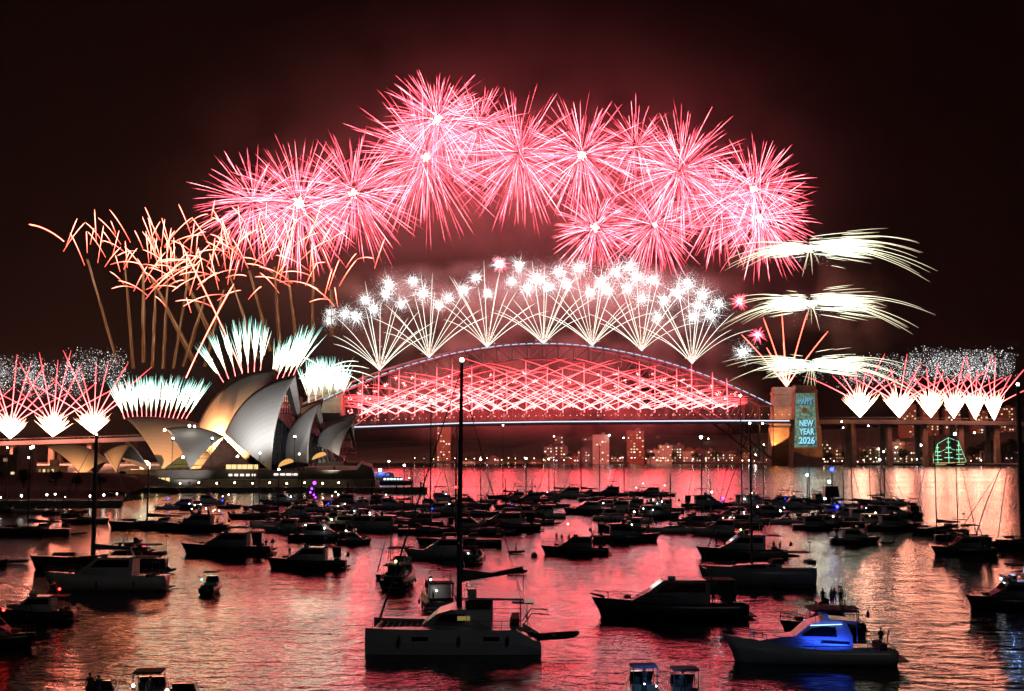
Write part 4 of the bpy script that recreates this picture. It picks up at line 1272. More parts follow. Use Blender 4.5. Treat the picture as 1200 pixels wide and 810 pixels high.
# drifting smoke lit by the show
smoke('smoke', 610, 225, 1500, 470, 275, 130, .0013, 'thin red lit smoke filling the sky round the pink bursts', seed=41.0, scale=.010, thresh=.27)
smoke('smoke', 635, 340, BY + 40, 265, 42, 36, .026, 'white smoke caught in the crackling puffs above the arch', seed=27.0, scale=.035, thresh=.36)
smoke('smoke', 600, 212, 1490, 335, 105, 60, .0065, 'lumpy red smoke drifting among the pink bursts', seed=63.0, scale=.02, thresh=.34)
smoke('smoke', 660, 380, BY + 70, 290, 74, 60, .014, 'pale smoke drifting behind the white fans on the arch', seed=3.0, scale=.022, thresh=.42)
smoke('smoke', 985, 355, BY + 60, 90, 75, 45, .008, 'brown smoke drifting between the flat palms above the pylon', (.75, .6, .55), seed=9.0, scale=.02, thresh=.45)
smoke('smoke', 640, 466, BY + 60, 285, 70, 30, .026, 'red lit smoke hanging inside the bridge arch', seed=19.0, scale=.02, thresh=.36)
smoke('smoke', 690, 536, 1500, 16, 24, 20, .03, 'pink plume of smoke rising from the far water beside the pale tower', seed=5.0, scale=.06, thresh=.36)

# ================================================================ BOATS
def rail(mb, pts, h=.7, r=.028, posts=True):
    up = [Vector(p) + Vector((0, 0, h)) for p in pts]
    mb.tube(up, r, 4)
    mb.tube([Vector(p) + Vector((0, 0, h * .5)) for p in pts], r * .7, 4)
    if posts:
        for p in pts: mb.tube([p, Vector(p) + Vector((0, 0, h))], r, 4)
def sheer_pts(L, B, F, sheer, rake, tw, t0, t1, n, inset=.9, bowp=2.2):
    out = []
    for i in range(n):
        t = t0 + (t1 - t0) * i / (n - 1)
        b = B / 2 * (tw + (1 - tw) * math.sin(t / .45 * PI / 2)) if t < .45 else B / 2 * max(.012, 1 - ((t - .45) / .55) ** bowp)
        out.append((-L / 2 + L * t + rake * max(0, (t - .5) / .5) ** 2, b * inset, F + sheer * max(0, (t - .3) / .7) ** 2))
    return out
def lamp(root, p, mat, r, name='cabin_light'):
    return MB().ball(p, r, 6, 4).build(name, M[mat], root)
def win_strip(root, prof, hw, mat='glass', name='window'):
    """a band of glass on both sides of a cabin, 12 mm proud"""
    for sd in (-1, 1):
        g = hw if callable(hw) else (lambda x, z: hw)
        n = len(prof)
        vs = [(x, sd * (g(x, z) + .012), z) for x, z in prof] + [(x, sd * (g(x, z) + .03), z) for x, z in prof]
        MB().add(vs, [tuple(range(n)), tuple(range(2 * n - 1, n - 1, -1))] + [(i, (i + 1) % n, (i + 1) % n + n, i + n) for i in range(n)]).build(name, M[mat], root)

def motor_cruiser(e, L, hull='white_hull', fly=True, canopy=True, detail=2, lights=(), fb=1.0):
    B = min(.32 * L, 4.6); F = (.45 + .065 * L) * fb; sh = .035 * L; rk = .07 * L
    topm = 'grey_hull' if hull in ('black_hull', 'navy_hull') and random.random() < .7 else 'white_hull'
    hull_prof(MB(), L * .93, B, F, sh, rk, .88, 14).build('hull', M[hull], e, True)
    hw = lambda x, z: B * .36 * (1 - .05 * max(0, z - F)) * (1 if x < .05 * L else max(.3, 1 - ((x - .05 * L) / (.34 * L)) ** 2))
    ch = .115 * L + .6
    prof = [(-.22 * L, F - .1), (.30 * L, F + .1), (.16 * L, F + ch * .55), (.07 * L, F + ch), (-.22 * L, F + ch)]
    MB().prism(prof, hw).build('cabin', M[topm], e)
    win_strip(e, [(-.19 * L, F + ch * .5), (.12 * L, F + ch * .5), (.06 * L, F + ch * .88), (-.19 * L, F + ch * .88)], hw)
    MB().add([(.155 * L, -B * .24, F + ch * .60), (.155 * L, B * .24, F + ch * .60), (.078 * L, B * .27, F + ch * .97), (.078 * L, -B * .27, F + ch * .97)],
             [(0, 1, 2, 3)]).build('windscreen', M['glass'], e)
    top = F + ch
    if fly:
        MB().prism([(-.26 * L, top), (.06 * L, top), (.09 * L, top + .55), (.05 * L, top + .72), (.04 * L, top + .2), (-.26 * L, top + .12)], B * .34).build('flybridge', M[topm], e)
        MB().box((-.02 * L, 0, top + .5), (.5, B * .4, .7)).build('helm_seat', M['canvas'], e)
    if canopy:
        z = top + (1.95 if fly else .75)
        cb = MB(); cb.prism([(-.22 * L, z), (.04 * L, z + .02), (.02 * L, z + .14), (-.1 * L, z + .2), (-.22 * L, z + .12)], B * .36)
        cb.build('canopy', M['canvas'], e)
        q = MB()
        for x in (-.2 * L, .02 * L):
            for y in (-B * .33, B * .33): q.tube([(x, y, top), (x, y, z + .02)], .03, 4)
        q.build('canopy_frame', M['steel'], e)
    if detail > 1:
        q = MB()
        zz = top + (.6 if fly else 0)
        q.tube([(-.24 * L, -B * .34, top), (-.20 * L, -B * .30, zz + 1.2), (-.20 * L, B * .30, zz + 1.2), (-.24 * L, B * .34, top)], .06, 5)
        q.build('radar_arch', M['steel'], e)
        MB().ball((-.20 * L, 0, zz + 1.38), .26, 8, 5, (1, 1, .5)).build('radar_dome', M['white_hull'], e)
        for y in (-B * .28, B * .28):
            MB().tube([(-.20 * L, y, zz + 1.2), (-.23 * L, y, zz + 3.0)], [.022, .012], 4).build('antenna', M['steel'], e)
        q = MB()
        sp = sheer_pts(L * .93, B, F, sh, rk, .88, .5, .99, 7)
        rail(q, sp); rail(q, [(x, -y, z) for x, y, z in sp])
        q.build('bow_rail', M['steel'], e)
        MB().box((-.5 * L + .03 * L, 0, .28), (.09 * L, B * .8, .12)).build('swim_platform', M['deck'], e)
        sp = sheer_pts(L * .93, B, F, sh, rk, .88, .02, .24, 4)
        for sd in (1, -1):
            q = MB(); rail(q, [(x, sd * y, z) for x, y, z in sp], .6); q.build('cockpit_rail', M['steel'], e)
        MB().prism([(-.40 * L, F - .35), (-.36 * L, F + .35), (-.33 * L, F + .3), (-.33 * L, F - .35)], B * .36).build('cockpit_seat', M['canvas'], e)
        for x in (-.25 * L, .05 * L):
            for sd in (-1, 1):
                MB().ball((x, sd * (B * .5 + .06), F * .55), .17, 8, 6, (.8, .8, 2)).build('fender', M['fender'], e)
    # roof carried aft over the cockpit, with posts, curtains and gear
    if detail > 1:
        MB().prism([(-.40 * L, top - .10), (-.20 * L, top - .04), (-.20 * L, top + .06), (-.39 * L, top + .02)], B * .36).build('cockpit_roof', M['canvas'], e)
        for y in (-B * .34, B * .34): MB().tube([(-.385 * L, y, F - .1), (-.385 * L, y, top - .08)], .035, 4).build('roof_post', M['steel'], e)
        if random.random() < .6:
            sd = random.choice((-1, 1))
            MB().add([(-.385 * L, sd * B * .345, F + .3), (-.29 * L, sd * B * .345, F + .2), (-.27 * L, sd * B * .345, top - .06), (-.385 * L, sd * B * .345, top - .08)], [(0, 1, 2, 3)]).build('side_curtain', M['canvas'], e)
        MB().tube([(-.46 * L, B * .3, F - .1), (-.50 * L, B * .3, F + 1.5)], .025, 4).build('ensign_staff', M['steel'], e)
        MB().add([(-.475 * L, B * .3, F + .7), (-.50 * L, B * .3, F + 1.4), (-.53 * L, B * .26, F + 1.0), (-.515 * L, B * .27, F + .5)], [(0, 1, 2, 3)]).build('ensign', M['cloth_blue'], e)
        for k in range(random.choice((2, 3, 4))):
            y = B * (-.28 + .18 * k)
            MB().tube([(-.235 * L, y, top), (-.29 * L - .1 * k, y * 1.2, top + 1.9 + .25 * (k % 2))], [.022, .01], 4).build('fishing_rod', M['trim'], e)
        MB().tube([(.02 * L - .4, B * .2, top + .2), (.02 * L + .4, B * .2, top + .2)], .2, 8).build('life_raft', M['white_hull'], e)
        MB().box((.30 * L, 0, F + sh * .6 + .25), (.7, .7, .35)).build('deck_locker', M['deck'], e)
    for (x, y, z, mat, r) in lights:
        lamp(e, (x * L, y * B, z), mat, r)
    return B, F, top

def sailing_yacht(e, L, H, hull='white_hull', boom=True, light=None, detail=2, dodger=True, rake=0.0, mr=1.0, fb=1.0):
    B = min(.30 * L, 4.2); F = (.45 + .05 * L) * fb; sh = .022 * L; rk = .05 * L
    hull_prof(MB(), L * .95, B, F, sh, rk, .68, 14, bowp=1.9).build('hull', M[hull], e, True)
    hw = lambda x, z: B * .30 * max(.3, 1 - max(0, (x) / (.42 * L)) ** 2)
    MB().prism([(-.18 * L, F - .05), (.26 * L, F + .1), (.20 * L, F + .38), (.02 * L, F + .58), (-.18 * L, F + .62)], hw).build('coach_roof', M['white_hull'], e)
    win_strip(e, [(-.13 * L, F + .22), (.15 * L, F + .22), (.12 * L, F + .40), (-.13 * L, F + .44)], hw)
    mx = .06 * L
    ms = MB().tube([(mx, 0, F + .4), (mx - rake * .4, 0, H * .5), (mx - rake, 0, H)], [.012 * L * mr, .011 * L * mr, .0075 * L * mr], 7).build('mast', M['alloy'], e)
    q = MB()
    for f, w_ in ((.45, .34), (.72, .26)):
        z = F + (H - F) * f; q.tube([(mx - rake * f, -B * w_, z), (mx - rake * f, B * w_, z)], .04, 4)
    q.build('spreader', M['alloy'], ms)
    if light: lamp(ms, (mx - rake, 0, H + light[1] * .8), light[0], light[1], 'masthead_light')
    MB().tube([(mx - rake, -.02, H - .5), (.5 * L - .2, 0, F + sh + .3)], [.03, .09], 5).build('furled_jib', M['sail'], e)
    q = MB()
    q.tube([(mx - rake, 0, H - .1), (-.48 * L, 0, F + .4)], .022, 4)
    for sd in (-1, 1):
        q.tube([(mx - rake, 0, H - .3), (mx - rake * .45, sd * B * .34, F + (H - F) * .45), (mx - .2, sd * B * .48, F)], .02, 4)
    q.build('rigging', M['steel'], e)
    if boom:
        zb = F + 1.35
        MB().tube([(mx - .1, 0, zb), (-.36 * L, 0, zb + .1)], .09, 6).build('boom', M['alloy'], e)
        MB().prism([(mx - .15, zb + .1), (-.34 * L, zb + .16), (-.34 * L, zb + .34), (-.1 * L, zb + .55), (mx - .15, zb + .85)], .2).build('furled_mainsail', M['sail'], e)
    if dodger:
        MB().prism([(-.20 * L, F + .55), (-.08 * L, F + .55), (-.11 * L, F + 1.15), (-.20 * L, F + 1.22)], B * .28).build('spray_hood', M['canvas'], e)
    if detail > 1:
        z = F + 2.0
        MB().prism([(-.44 * L, z), (-.22 * L, z + .05), (-.24 * L, z + .15), (-.42 * L, z + .13)], B * .32).build('bimini', M['canvas'], e)
        q = MB()
        for x in (-.42 * L, -.24 * L):
            for y in (-B * .3, B * .3): q.tube([(x, y, F), (x, y, z + .05)], .025, 4)
        q.build('bimini_frame', M['steel'], e)
        q = MB()
        sp = sheer_pts(L * .95, B, F, sh, rk, .68, .03, .99, 9, .94, 1.9)
        rail(q, sp, .6, .02); rail(q, [(x, -y, z_) for x, y, z_ in sp], .6, .02)
        q.build('guard_rail', M['steel'], e)
        q = MB(); q.tube([(-.40 * L, -.0, F), (-.40 * L, 0, F + .9)], .06, 5)
        for k in range(10):
            a, b = 2 * PI * k / 10, 2 * PI * (k + 1) / 10
            q.tube([(-.405 * L, .42 * math.cos(a), F + .9 + .42 * math.sin(a)), (-.405 * L, .42 * math.cos(b), F + .9 + .42 * math.sin(b))], .02, 4)
        q.build('steering_wheel', M['steel'], e)
        MB().box((-.47 * L, B * .2, F + .75), (.35, .22, .5)).build('outboard_motor', M['trim'], e)
        for k in range(4): MB().box((-.02 * L + k * .5, B * .42, F + .28), (.3, .16, .42)).build('jerry_can', M['fender'], e)
        MB().tube([(-.46 * L, -B * .3, F), (-.46 * L, -B * .3, F + 3.2)], .04, 5).build('gear_pole', M['steel'], e)
        MB().ball((-.46 * L, -B * .3, F + 3.3), .3, 8, 5, (1, 1, .5)).build('radar_dome', M['trim'], e)
        MB().prism([(-.47 * L, F + .5), (-.40 * L, F + .5), (-.41 * L, F + 1.0), (-.46 * L, F + 1.05)], B * .34).build('cockpit_cover', M['canvas'], e)
        MB().tube([(.20 * L, -.5, F + .62), (.36 * L, -.4, F + .62)], [.32, .22], 8).build('rolled_sail_bag', M['sail'], e)
    return B, F, F + .6

def low_cruiser(e, L, hull='white_hull', lights=(), hardtop=True):
    B = min(.33 * L, 3.6); F = .4 + .06 * L; sh = .03 * L; rk = .08 * L
    topm = 'grey_hull' if hull in ('black_hull', 'navy_hull') else 'white_hull'
    hull_prof(MB(), L * .93, B, F, sh, rk, .9, 12).build('hull', M[hull], e, True)
    hw = lambda x, z: B * .37 * max(.35, 1 - max(0, (x - .02 * L) / (.42 * L)) ** 2)
    MB().prism([(-.12 * L, F - .05), (.34 * L, F + .12), (.16 * L, F + .45), (-.12 * L, F + .5)], hw).build('foredeck', M[topm], e)
    MB().prism([(.17 * L, F + .42), (.05 * L, F + 1.25), (.02 * L, F + 1.25), (.13 * L, F + .42)], B * .33).build('windscreen', M['glass'], e)
    if hardtop:
        MB().prism([(-.22 * L, F + 1.75), (.05 * L, F + 1.7), (.02 * L, F + 1.86), (-.2 * L, F + 1.9)], B * .36).build('canopy', M['canvas'], e)
        q = MB()
        for x in (-.2 * L, .03 * L):
            for y in (-B * .34, B * .34): q.tube([(x, y, F), (x, y, F + 1.76)], .03, 4)
        q.build('canopy_frame', M['steel'], e)
    MB().box((-.06 * L, B * .16, F + .55), (.5, .5, .9)).build('helm_seat', M['canvas'], e)
    MB().prism([(-.40 * L, F - .2), (-.40 * L, F + .35), (-.36 * L, F + .35), (-.33 * L, F - .2)], B * .36).build('stern_seat', M['canvas'], e)
    q = MB(); sp = sheer_pts(L * .93, B, F, sh, rk, .9, .55, .99, 5)
    rail(q, sp, .45, .02); rail(q, [(x, -y, z) for x, y, z in sp], .45, .02)
    q.build('bow_rail', M['steel'], e)
    MB().prism([(-.50 * L, .1), (-.475 * L, .1), (-.465 * L, F + .3), (-.53 * L, F + .35), (-.535 * L, F - .1), (-.51 * L, F - .2)], .2).build('outboard_motor', M['trim'], e)
    for (x, y, z, mat, r) in lights: lamp(e, (x * L, y * B, z), mat, r)
    return B, F, F + .5

def inflatable_tender(e, L=3.0, motor=True):
    W = .42 * L
    pts = [(-.5 * L, -W / 2, .28), (.15 * L, -W / 2, .30), (.40 * L, -W * .28, .38), (.5 * L, 0, .46), (.40 * L, W * .28, .38), (.15 * L, W / 2, .30), (-.5 * L, W / 2, .28)]
    MB().tube(pts, [.17, .2, .19, .17, .19, .2, .17], 8).build('buoyancy_tube', M['rubber'], e, True)
    MB().prism([(-.46 * L, .05), (.36 * L, .12), (.36 * L, .2), (-.46 * L, .16)], W * .40).build('floor', M['trim'], e)
    MB().box((-.05 * L, 0, .36), (.28, W * .9, .06)).build('seat', M['deck'], e)
    if motor:
        MB().prism([(-.60 * L, -.1), (-.56 * L, -.1), (-.54 * L, .45), (-.54 * L, .82), (-.64 * L, .8), (-.64 * L, .45)], .13).build('outboard_motor', M['trim'], e)

def boat(kind, px, wl, Lpx, hd, lab, mast=None, lightm=None, group=None, cat=None, L=None, **kw):
    P = sea(px, wl)
    Lm = L if L else Lpx * P.y / FPX
    nm = {'mc': 'motor_cruiser', 'sy': 'sailing_yacht', 'lc': 'day_boat', 'td': 'inflatable_tender'}[kind]
    e = empty(nm, P, math.radians(hd), lab, cat or {'mc': 'motor cruiser', 'sy': 'sailing yacht', 'lc': 'day boat', 'td': 'tender'}[kind], group)
    if kind == 'mc': e['_'] = motor_cruiser(e, Lm, **kw)
    elif kind == 'sy': e['_'] = sailing_yacht(e, Lm, at(px, mast, P.y).z if mast else Lm * 1.25, light=lightm, **kw)
    elif kind == 'lc': e['_'] = low_cruiser(e, Lm, **kw)
    else: inflatable_tender(e, Lm, **kw)
    e['L'] = Lm
    return e
def deckpos(e, x, y, z):
    """a point of a boat, x and y as fractions of its length and beam"""
    B = e['_'][0]
    v = Vector((x * e['L'], y * B, z)); c, s = math.cos(e.rotation_euler.z), math.sin(e.rotation_euler.z)
    return Vector((e.location.x + v.x * c - v.y * s, e.location.y + v.x * s + v.y * c, z))

# ---- hero: big grey catamaran with the tallest mast
P = sea(533, 759); cat_ = empty('sailing_catamaran', P, PI, 'large pale grey sailing catamaran with the tallest mast and yellow lit cabin window', 'catamaran')
q_ = P.y / FPX                                      # metres per pixel at its distance
def cx(px): return (533 - px) * q_                  # bow is to the left
def czz(py): return at(533, py, P.y).z
LC = 15.6
for y in (-3.4, 3.4):
    mb = MB(); vs = []; fs = []; n = 14
    for i in range(n + 1):
        t = i / n; x = -LC / 2 + LC * t
        b = .95 * ((.75 + .25 * min(1, t / .3)) if t < .6 else max(.06, 1 - ((t - .6) / .4) ** 2.4))
        h = 2.15 + .12 * t - (1.25 * max(0, (.13 - t) / .13))
        vs += [(x, y, -.5), (x, y - b * .7, .02), (x, y - b, h * .5), (x, y - b * .96, h), (x, y + b * .96, h), (x, y + b, h * .5), (x, y + b * .7, .02)]
    for i in range(n):
        for k in range(7):
            a, c = i * 7 + k, i * 7 + (k + 1) % 7
            fs.append((a, c, c + 7, a + 7))
    fs.append(tuple(range(7))); fs.append(tuple(range(n * 7, n * 7 + 7))[::-1])
    hl = mb.add(vs, fs).build('hull', M['white_hull'], cat_)
    sd = y + (.96 if y > 0 else -.96) * 1.0
    for xa in (cx(497), cx(576)):
        MB().box((xa, y + (.965 if y > 0 else -.965), 1.45), (1.4, .05, .34)).build('hull_window', M['glass'], hl)
    for xa in (cx(474), cx(594), cx(540)):
        MB().ball((xa, y + (1.12 if y > 0 else -1.12), 1.3), .2, 8, 6, (.8, .8, 2.2)).build('fender', M['fender'], cat_)
MB().prism([(-6.2, 1.1), (2.6, 1.1), (2.6, 2.25), (-6.2, 2.2)], 2.55).build('bridge_deck', M['white_hull'], cat_)
MB().box((7.0, 0, 1.95), (.25, 5.2, .25)).build('forward_beam', M['alloy'], cat_)
t_ = MB()
for k in range(9): t_.tube([(2.6, -2.2 + k * .55, 2.05), (6.9, -2.2 + k * .55, 2.0)], .03, 4)
for k in range(8): t_.tube([(2.9 + k * .55, -2.4, 2.05), (2.9 + k * .55, 2.4, 2.05)], .03, 4)
t_.build('trampoline_net', M['trim'], cat_)
hwc = lambda x, z: 3.0 * max(.5, 1 - max(0, (x - .2) / 3.2) ** 2 * .8) * (1 - .06 * (z - 2.2))
MB().prism([(-3.4, 2.2), (2.9, 2.25), (1.5, 3.35), (.2, 3.75), (-3.4, 3.75)], hwc).build('cabin', M['white_hull'], cat_)
win_strip(cat_, [(-1.0, 2.65), (1.7, 2.7), (1.05, 3.3), (-1.0, 3.4)], hwc)
for sd in (-1, 1):
    MB().box((-.9, sd * (hwc(-.9, 3) + .03), 3.0), (1.1, .04, .42)).build('lit_window', emit('cabin_glow', (1, .72, .25), .22, True), cat_)
MB().prism([(-6.4, 4.55), (-.8, 4.62), (-.6, 4.72), (-1.2, 4.82), (-6.2, 4.74)], 2.7).build('hardtop', M['white_hull'], cat_)
for x in (-6.0, -3.4, -1.1):
    for y in (-2.5, 2.5): MB().tube([(x, y, 2.2), (x, y, 4.6)], .05, 5).build('hardtop_post', M['steel'], cat_)
t_ = MB()
for y in (-2.56, 2.56):
    t_.add([(-3.3, y, 2.3), (-1.1, y, 3.7), (-1.1, y, 4.55), (-3.3, y, 4.55)], [(0, 1, 2, 3)])
t_.build('cockpit_curtain', M['canvas'], cat_)
MB().prism([(-5.9, 2.2), (-5.9, 2.9), (-5.2, 2.85), (-5.0, 2.2)], 2.2).build('cockpit_seat', M['canvas'], cat_)
t_ = MB().box((-1.6, 1.2, 5.1), (.8, 1.0, .7)); t_.build('helm_console', M['white_hull'], cat_)
Hm = at(538, 424, P.y).z
mst = MB().tube([(cx(538), 0, 3.6), (cx(538), 0, 12), (cx(538) - .15, 0, Hm)], [.26, .24, .14], 9).build('mast', M['alloy'], cat_)
t_ = MB()
for z, w_ in ((9.5, 1.5), (15, 1.25), (20, .9)): t_.tube([(cx(538), -w_, z), (cx(538), w_, z)], .05, 4)
t_.build('spreader', M['alloy'], mst)
lamp(mst, (cx(538) - .15, 0, Hm + .18), 'lamp_white', .2, 'masthead_light')
lamp(mst, (cx(533.5), -.1, at(533, 571, P.y).z), 'lamp_red', .1, 'steaming_light')
zb0, zb1 = czz(678), czz(667)
MB().tube([(cx(540), 0, zb0 - .2), (cx(613), 0, zb1 - .15)], .13, 6).build('boom', M['alloy'], cat_)
MB().prism([(cx(541), zb0 - .1), (cx(612), zb1 - .05), (cx(611), zb1 + .25), (cx(575), zb0 + .5), (cx(541), zb0 + .85)], .3).build('furled_mainsail', M['sail'], cat_)
MB().tube([(cx(538), 0, Hm - 1.0), (7.0, 0, 2.2)], [.035, .12], 5).build('furled_jib', M['sail'], cat_)
t_ = MB()
for sd in (-1, 1):
    t_.tube([(cx(538), 0, Hm - .6), (cx(538) - .1, sd * 1.5, 9.5), (cx(538) - .9, sd * 3.6, 2.3)], .022, 4)
    t_.tube([(cx(538), 0, Hm - 1.2), (-7.0, sd * 3.2, 1.2)], .02, 4)
    t_.tube([(cx(612), 0, zb1), (cx(612), sd * .2, zb1 - 1.9)], .03, 4)
t_.build('rigging', M['steel'], cat_)
t_ = MB()
for y in (-4.2, 4.2):
    pts = [(-6.2 + 1.9 * k, y * (1 if k < 6 else .93), 2.2 + .012 * k) for k in range(8)]
    rail(t_, pts, .75, .024)
t_.build('guard_rail', M['steel'], cat_)
t_ = MB()
for y in (-1.6, 1.6): t_.tube([(-6.2, y, 2.2), (-7.0, y, 3.3), (-8.6, y, 3.2)], .06, 5)
t_.tube([(-6.4, -1.6, 3.05), (-6.4, 1.6, 3.05)], .05, 5)
t_.build('davit', M['steel'], cat_)
MB().prism([(-7.1, 4.05), (-5.2, 4.1), (-5.2, 4.2), (-7.3, 4.18)], 1.3).build('solar_panel', M['glass'], cat_)
t_ = MB()
for y in (-1.2, 1.2): t_.tube([(-6.6, y, 2.2), (-6.6, y, 4.1)], .035, 4)
t_.tube([(-6.9, 1.2, 3.4), (-9.6, 1.25, 4.1)], .02, 4)
t_.build('stern_frame', M['steel'], cat_)
lamp(cat_, (cx(502), -3.3, czz(684)), 'lamp_cool', .09)
td = empty('inflatable_tender', P + Vector((9.2, -1.6, 1.0)), math.radians(20), 'small grey inflatable tender slung behind the stern of the large catamaran', 'tender')
inflatable_tender(td, 4.2)

# ---- hero: white sports cruiser washed in blue light
P = sea(955, 776); bc = empty('motor_cruiser', P, math.radians(180 - 4), 'white cruiser with its cabin side lit bright blue lying lowest towards the pylon side', 'motor cruiser')
L = 14.0; B = 4.2
hull_prof(MB(), 13.2, B, 1.25, 1.0, 1.1, .86, 18).build('hull', M['white_hull'], bc, True)
hwb = lambda x, z: 1.62 * max(.25, 1 - max(0, (x + .3) / 5.2) ** 2) * (1 - .07 * max(0, z - 1.5))
MB().prism([(-2.9, 1.15), (5.0, 1.75), (3.0, 2.2), (1.8, 2.35), (.6, 3.35), (-.6, 3.72), (-2.4, 3.62), (-2.9, 2.4)], hwb).build('cabin', M['white_hull'], bc)
win_strip(bc, [(-1.6, 2.35), (1.35, 2.38), (.45, 3.05), (-.4, 3.2), (-1.5, 3.15)], hwb)
win_strip(bc, [(-2.6, 1.75), (-.2, 1.82), (-.3, 1.98), (-2.6, 1.95)], hwb)
MB().prism([(-3.6, 4.35), (.3, 4.4), (.6, 4.5), (-.2, 4.62), (-3.4, 4.55)], 1.5).build('hardtop', M['canvas'], bc)
for x in (-3.3, .1):
    for y in (-1.35, 1.35): MB().tube([(x, y, 3.4 if x > -1 else 2.0), (x, y, 4.4)], .04, 5).build('hardtop_post', M['steel'], bc)
MB().prism([(-3.4, 3.3), (-.6, 3.72), (-.4, 4.2), (-.9, 4.25), (-1.0, 3.8), (-3.4, 3.6)], 1.35).build('flybridge', M['white_hull'], bc)
t_ = MB(); sp = sheer_pts(13.2, B, 1.25, 1.0, 1.1, .86, .52, .99, 8)
rail(t_, sp, .7); rail(t_, [(x, -y, z) for x, y, z in sp], .7); t_.build('bow_rail', M['steel'], bc)
MB().prism([(-5.7, 1.1), (-5.7, 1.75), (-5.2, 1.7), (-5.0, 1.1)], 1.5).build('cockpit_seat', M['canvas'], bc)
MB().box((-6.9, 0, .4), (1.1, 3.3, .14)).build('swim_platform', M['deck'], bc)
for sd in (-1, 1):
    t_ = MB(); rail(t_, [(-6.3, sd * 1.7, 1.25), (-5.2, sd * 1.85, 1.25), (-4.0, sd * 1.95, 1.25)], .6); t_.build('cockpit_rail', M['steel'], bc)
t_ = MB().tube([(-6.3, -1.2, 1.2), (-6.5, -1.2, 2.6)], .05, 5); t_.build('ensign_staff', M['steel'], bc)
for y in (-1.1, 1.1): MB().tube([(-3.2, y, 4.5), (-3.6, y, 6.2)], [.025, .01], 4).build('antenna', M['steel'], bc)
MB().ball((-2.4, 0, 4.75), .28, 8, 5, (1, 1, .5)).build('radar_dome', M['white_hull'], bc)
for sd in (-1, 1):                                  # blue courtesy light bar under the roof edge and the lamp it carries
    MB().tube([(-2.0, sd * 1.72, 3.42), (.6, sd * 1.66, 3.30)], .03, 5).build('light_bar', emit('blue_led_bar', (.25, .45, 1), 5, True), bc)
    l = bpy.data.lights.new('blue_deck_light', 'AREA'); l.shape = 'RECTANGLE'; l.size = 3.6; l.size_y = .06; l.energy = 85; l.color = (.02, .08, 1)
    o = bpy.data.objects.new('blue_deck_light', l); link(o, bc); o.location = (-.7, sd * 2.02, 1.72)
    o.rotation_euler = Vector((0, -sd * .75, .66)).to_track_quat('-Z', 'Y').to_euler()
    MB().box((-.7, sd * 2.05, 1.64), (3.8, .08, .08)).build('light_strip', M['steel'], bc)
bc['L'] = L; bc['_'] = (B, 1.25, 2.2)

# ---- the other boats of the near and middle water, each with its own description
BT = {}
def add(key, *a, **k):
    BT[key] = boat(*a, **k); return BT[key]
W_, K_ = ('lamp_white', .14), ('lamp_cool', .2)
add('A1', 'sy', 38, 627, 90, 180, 'long dark sailing yacht with a low boom cut off at the city edge', 526, ('lamp_white', .28), hull='navy_hull')
add('A2', 'td', 93, 627, 17, 0, 'small empty tender floating alone between two dark yachts below the garden bank', motor=False)
add('A3', 'sy', 100, 613, 54, 0, 'small dark yacht moored close under the quay lamps by the tall mast', 560, None, hull='navy_hull', detail=1)
add('A4', 'sy', 118, 668, 158, 180, 'long dark yacht with a broad bimini and a very tall thick mast', 510, ('lamp_white', .12), hull='black_hull', mr=1.5, fb=1.15)
add('A5', 'mc', 127, 691, 142, 180, 'pale hulled motor cruiser lying just in front of the dark yacht with thick tall mast', hull='white_hull', fb=1.2, fly=False, canopy=False, lights=((.02, -.4, 2.2, 'lamp_white', .06),))
add('A5t', 'td', 192, 671, 26, 0, 'black tender hanging off the stern of the dark yacht with thick tall mast')
add('A6', 'sy', 178, 620, 98, 180, 'dark yacht with mast lying between the quay lamps and the crowded party boat', 545, ('lamp_white', .3), hull='navy_hull')
add('A7', 'lc', -14, 662, 44, 0, 'stern of a dark day boat cut off by the edge below the long dark yacht', hull='black_hull')
add('A7t', 'td', 21, 660, 24, 0, 'low tender with a faint violet lamp beside the cut off day boat')
add('A8', 'mc', 160, 655, 60, 0, 'small dark cruiser half hidden behind the yacht with thick tall mast', hull='navy_hull', fly=True)
add('A10', 'mc', 42, 727, 92, 180, 'dark motor cruiser with a red lamp over its cockpit near the lower city corner', hull='navy_hull', fly=False, canopy=False, lights=((-.26, -.2, 3.2, 'lamp_red', .13),))
add('A10b', 'mc', -12, 757, 100, 0, 'black cruiser with a red lamp cut off by the edge in the lower city corner', hull='black_hull', fly=False, canopy=False, lights=((.20, -.42, 3.4, 'lamp_red', .13),))
add('B1', 'mc', 232, 622, 74, 180, 'crowded dark party cruiser with many tiny lamps below the opera house promenade', hull='navy_hull', fly=True,
    lights=tuple((random.uniform(-.3, .2), -.36, random.uniform(2.4, 6.4), random.choice(['lamp_warm', 'lamp_cool', 'lamp_white']), .10) for _ in range(12)))
add('B2', 'mc', 268, 650, 104, 180, 'long low dark cruiser with a mast lamp bracket, lying between green and grey reflections', hull='black_hull', fly=False)
add('B2t', 'td', 313, 646, 20, 0, 'small tender trailing behind the long low cruiser below the party cruiser')
add('B3', 'mc', 362, 666, 92, 180, 'broad dark cruiser lying over the green reflections below the second grey shell', hull='black_hull', fly=False, canopy=False)
add('B4', 'lc', 290, 606, 44, 0, 'dark day boat close under the promenade wall below the tallest shell', hull='navy_hull')
add('B5', 'lc', 248, 694, 0, 90, 'small round backed boat seen from astern showing one green lamp', hull='black_hull', L=6.5, lights=((-.48, .22, 1.9, 'lamp_green', .12),))
add('B7', 'mc', 374, 634, 74, 0, 'dark flybridge cruiser with white deck lamps behind the broad cruiser', hull='navy_hull', lights=((.1, -.4, 2.6, 'lamp_white', .14), (-.2, -.3, 3.2, 'lamp_cool', .14)))
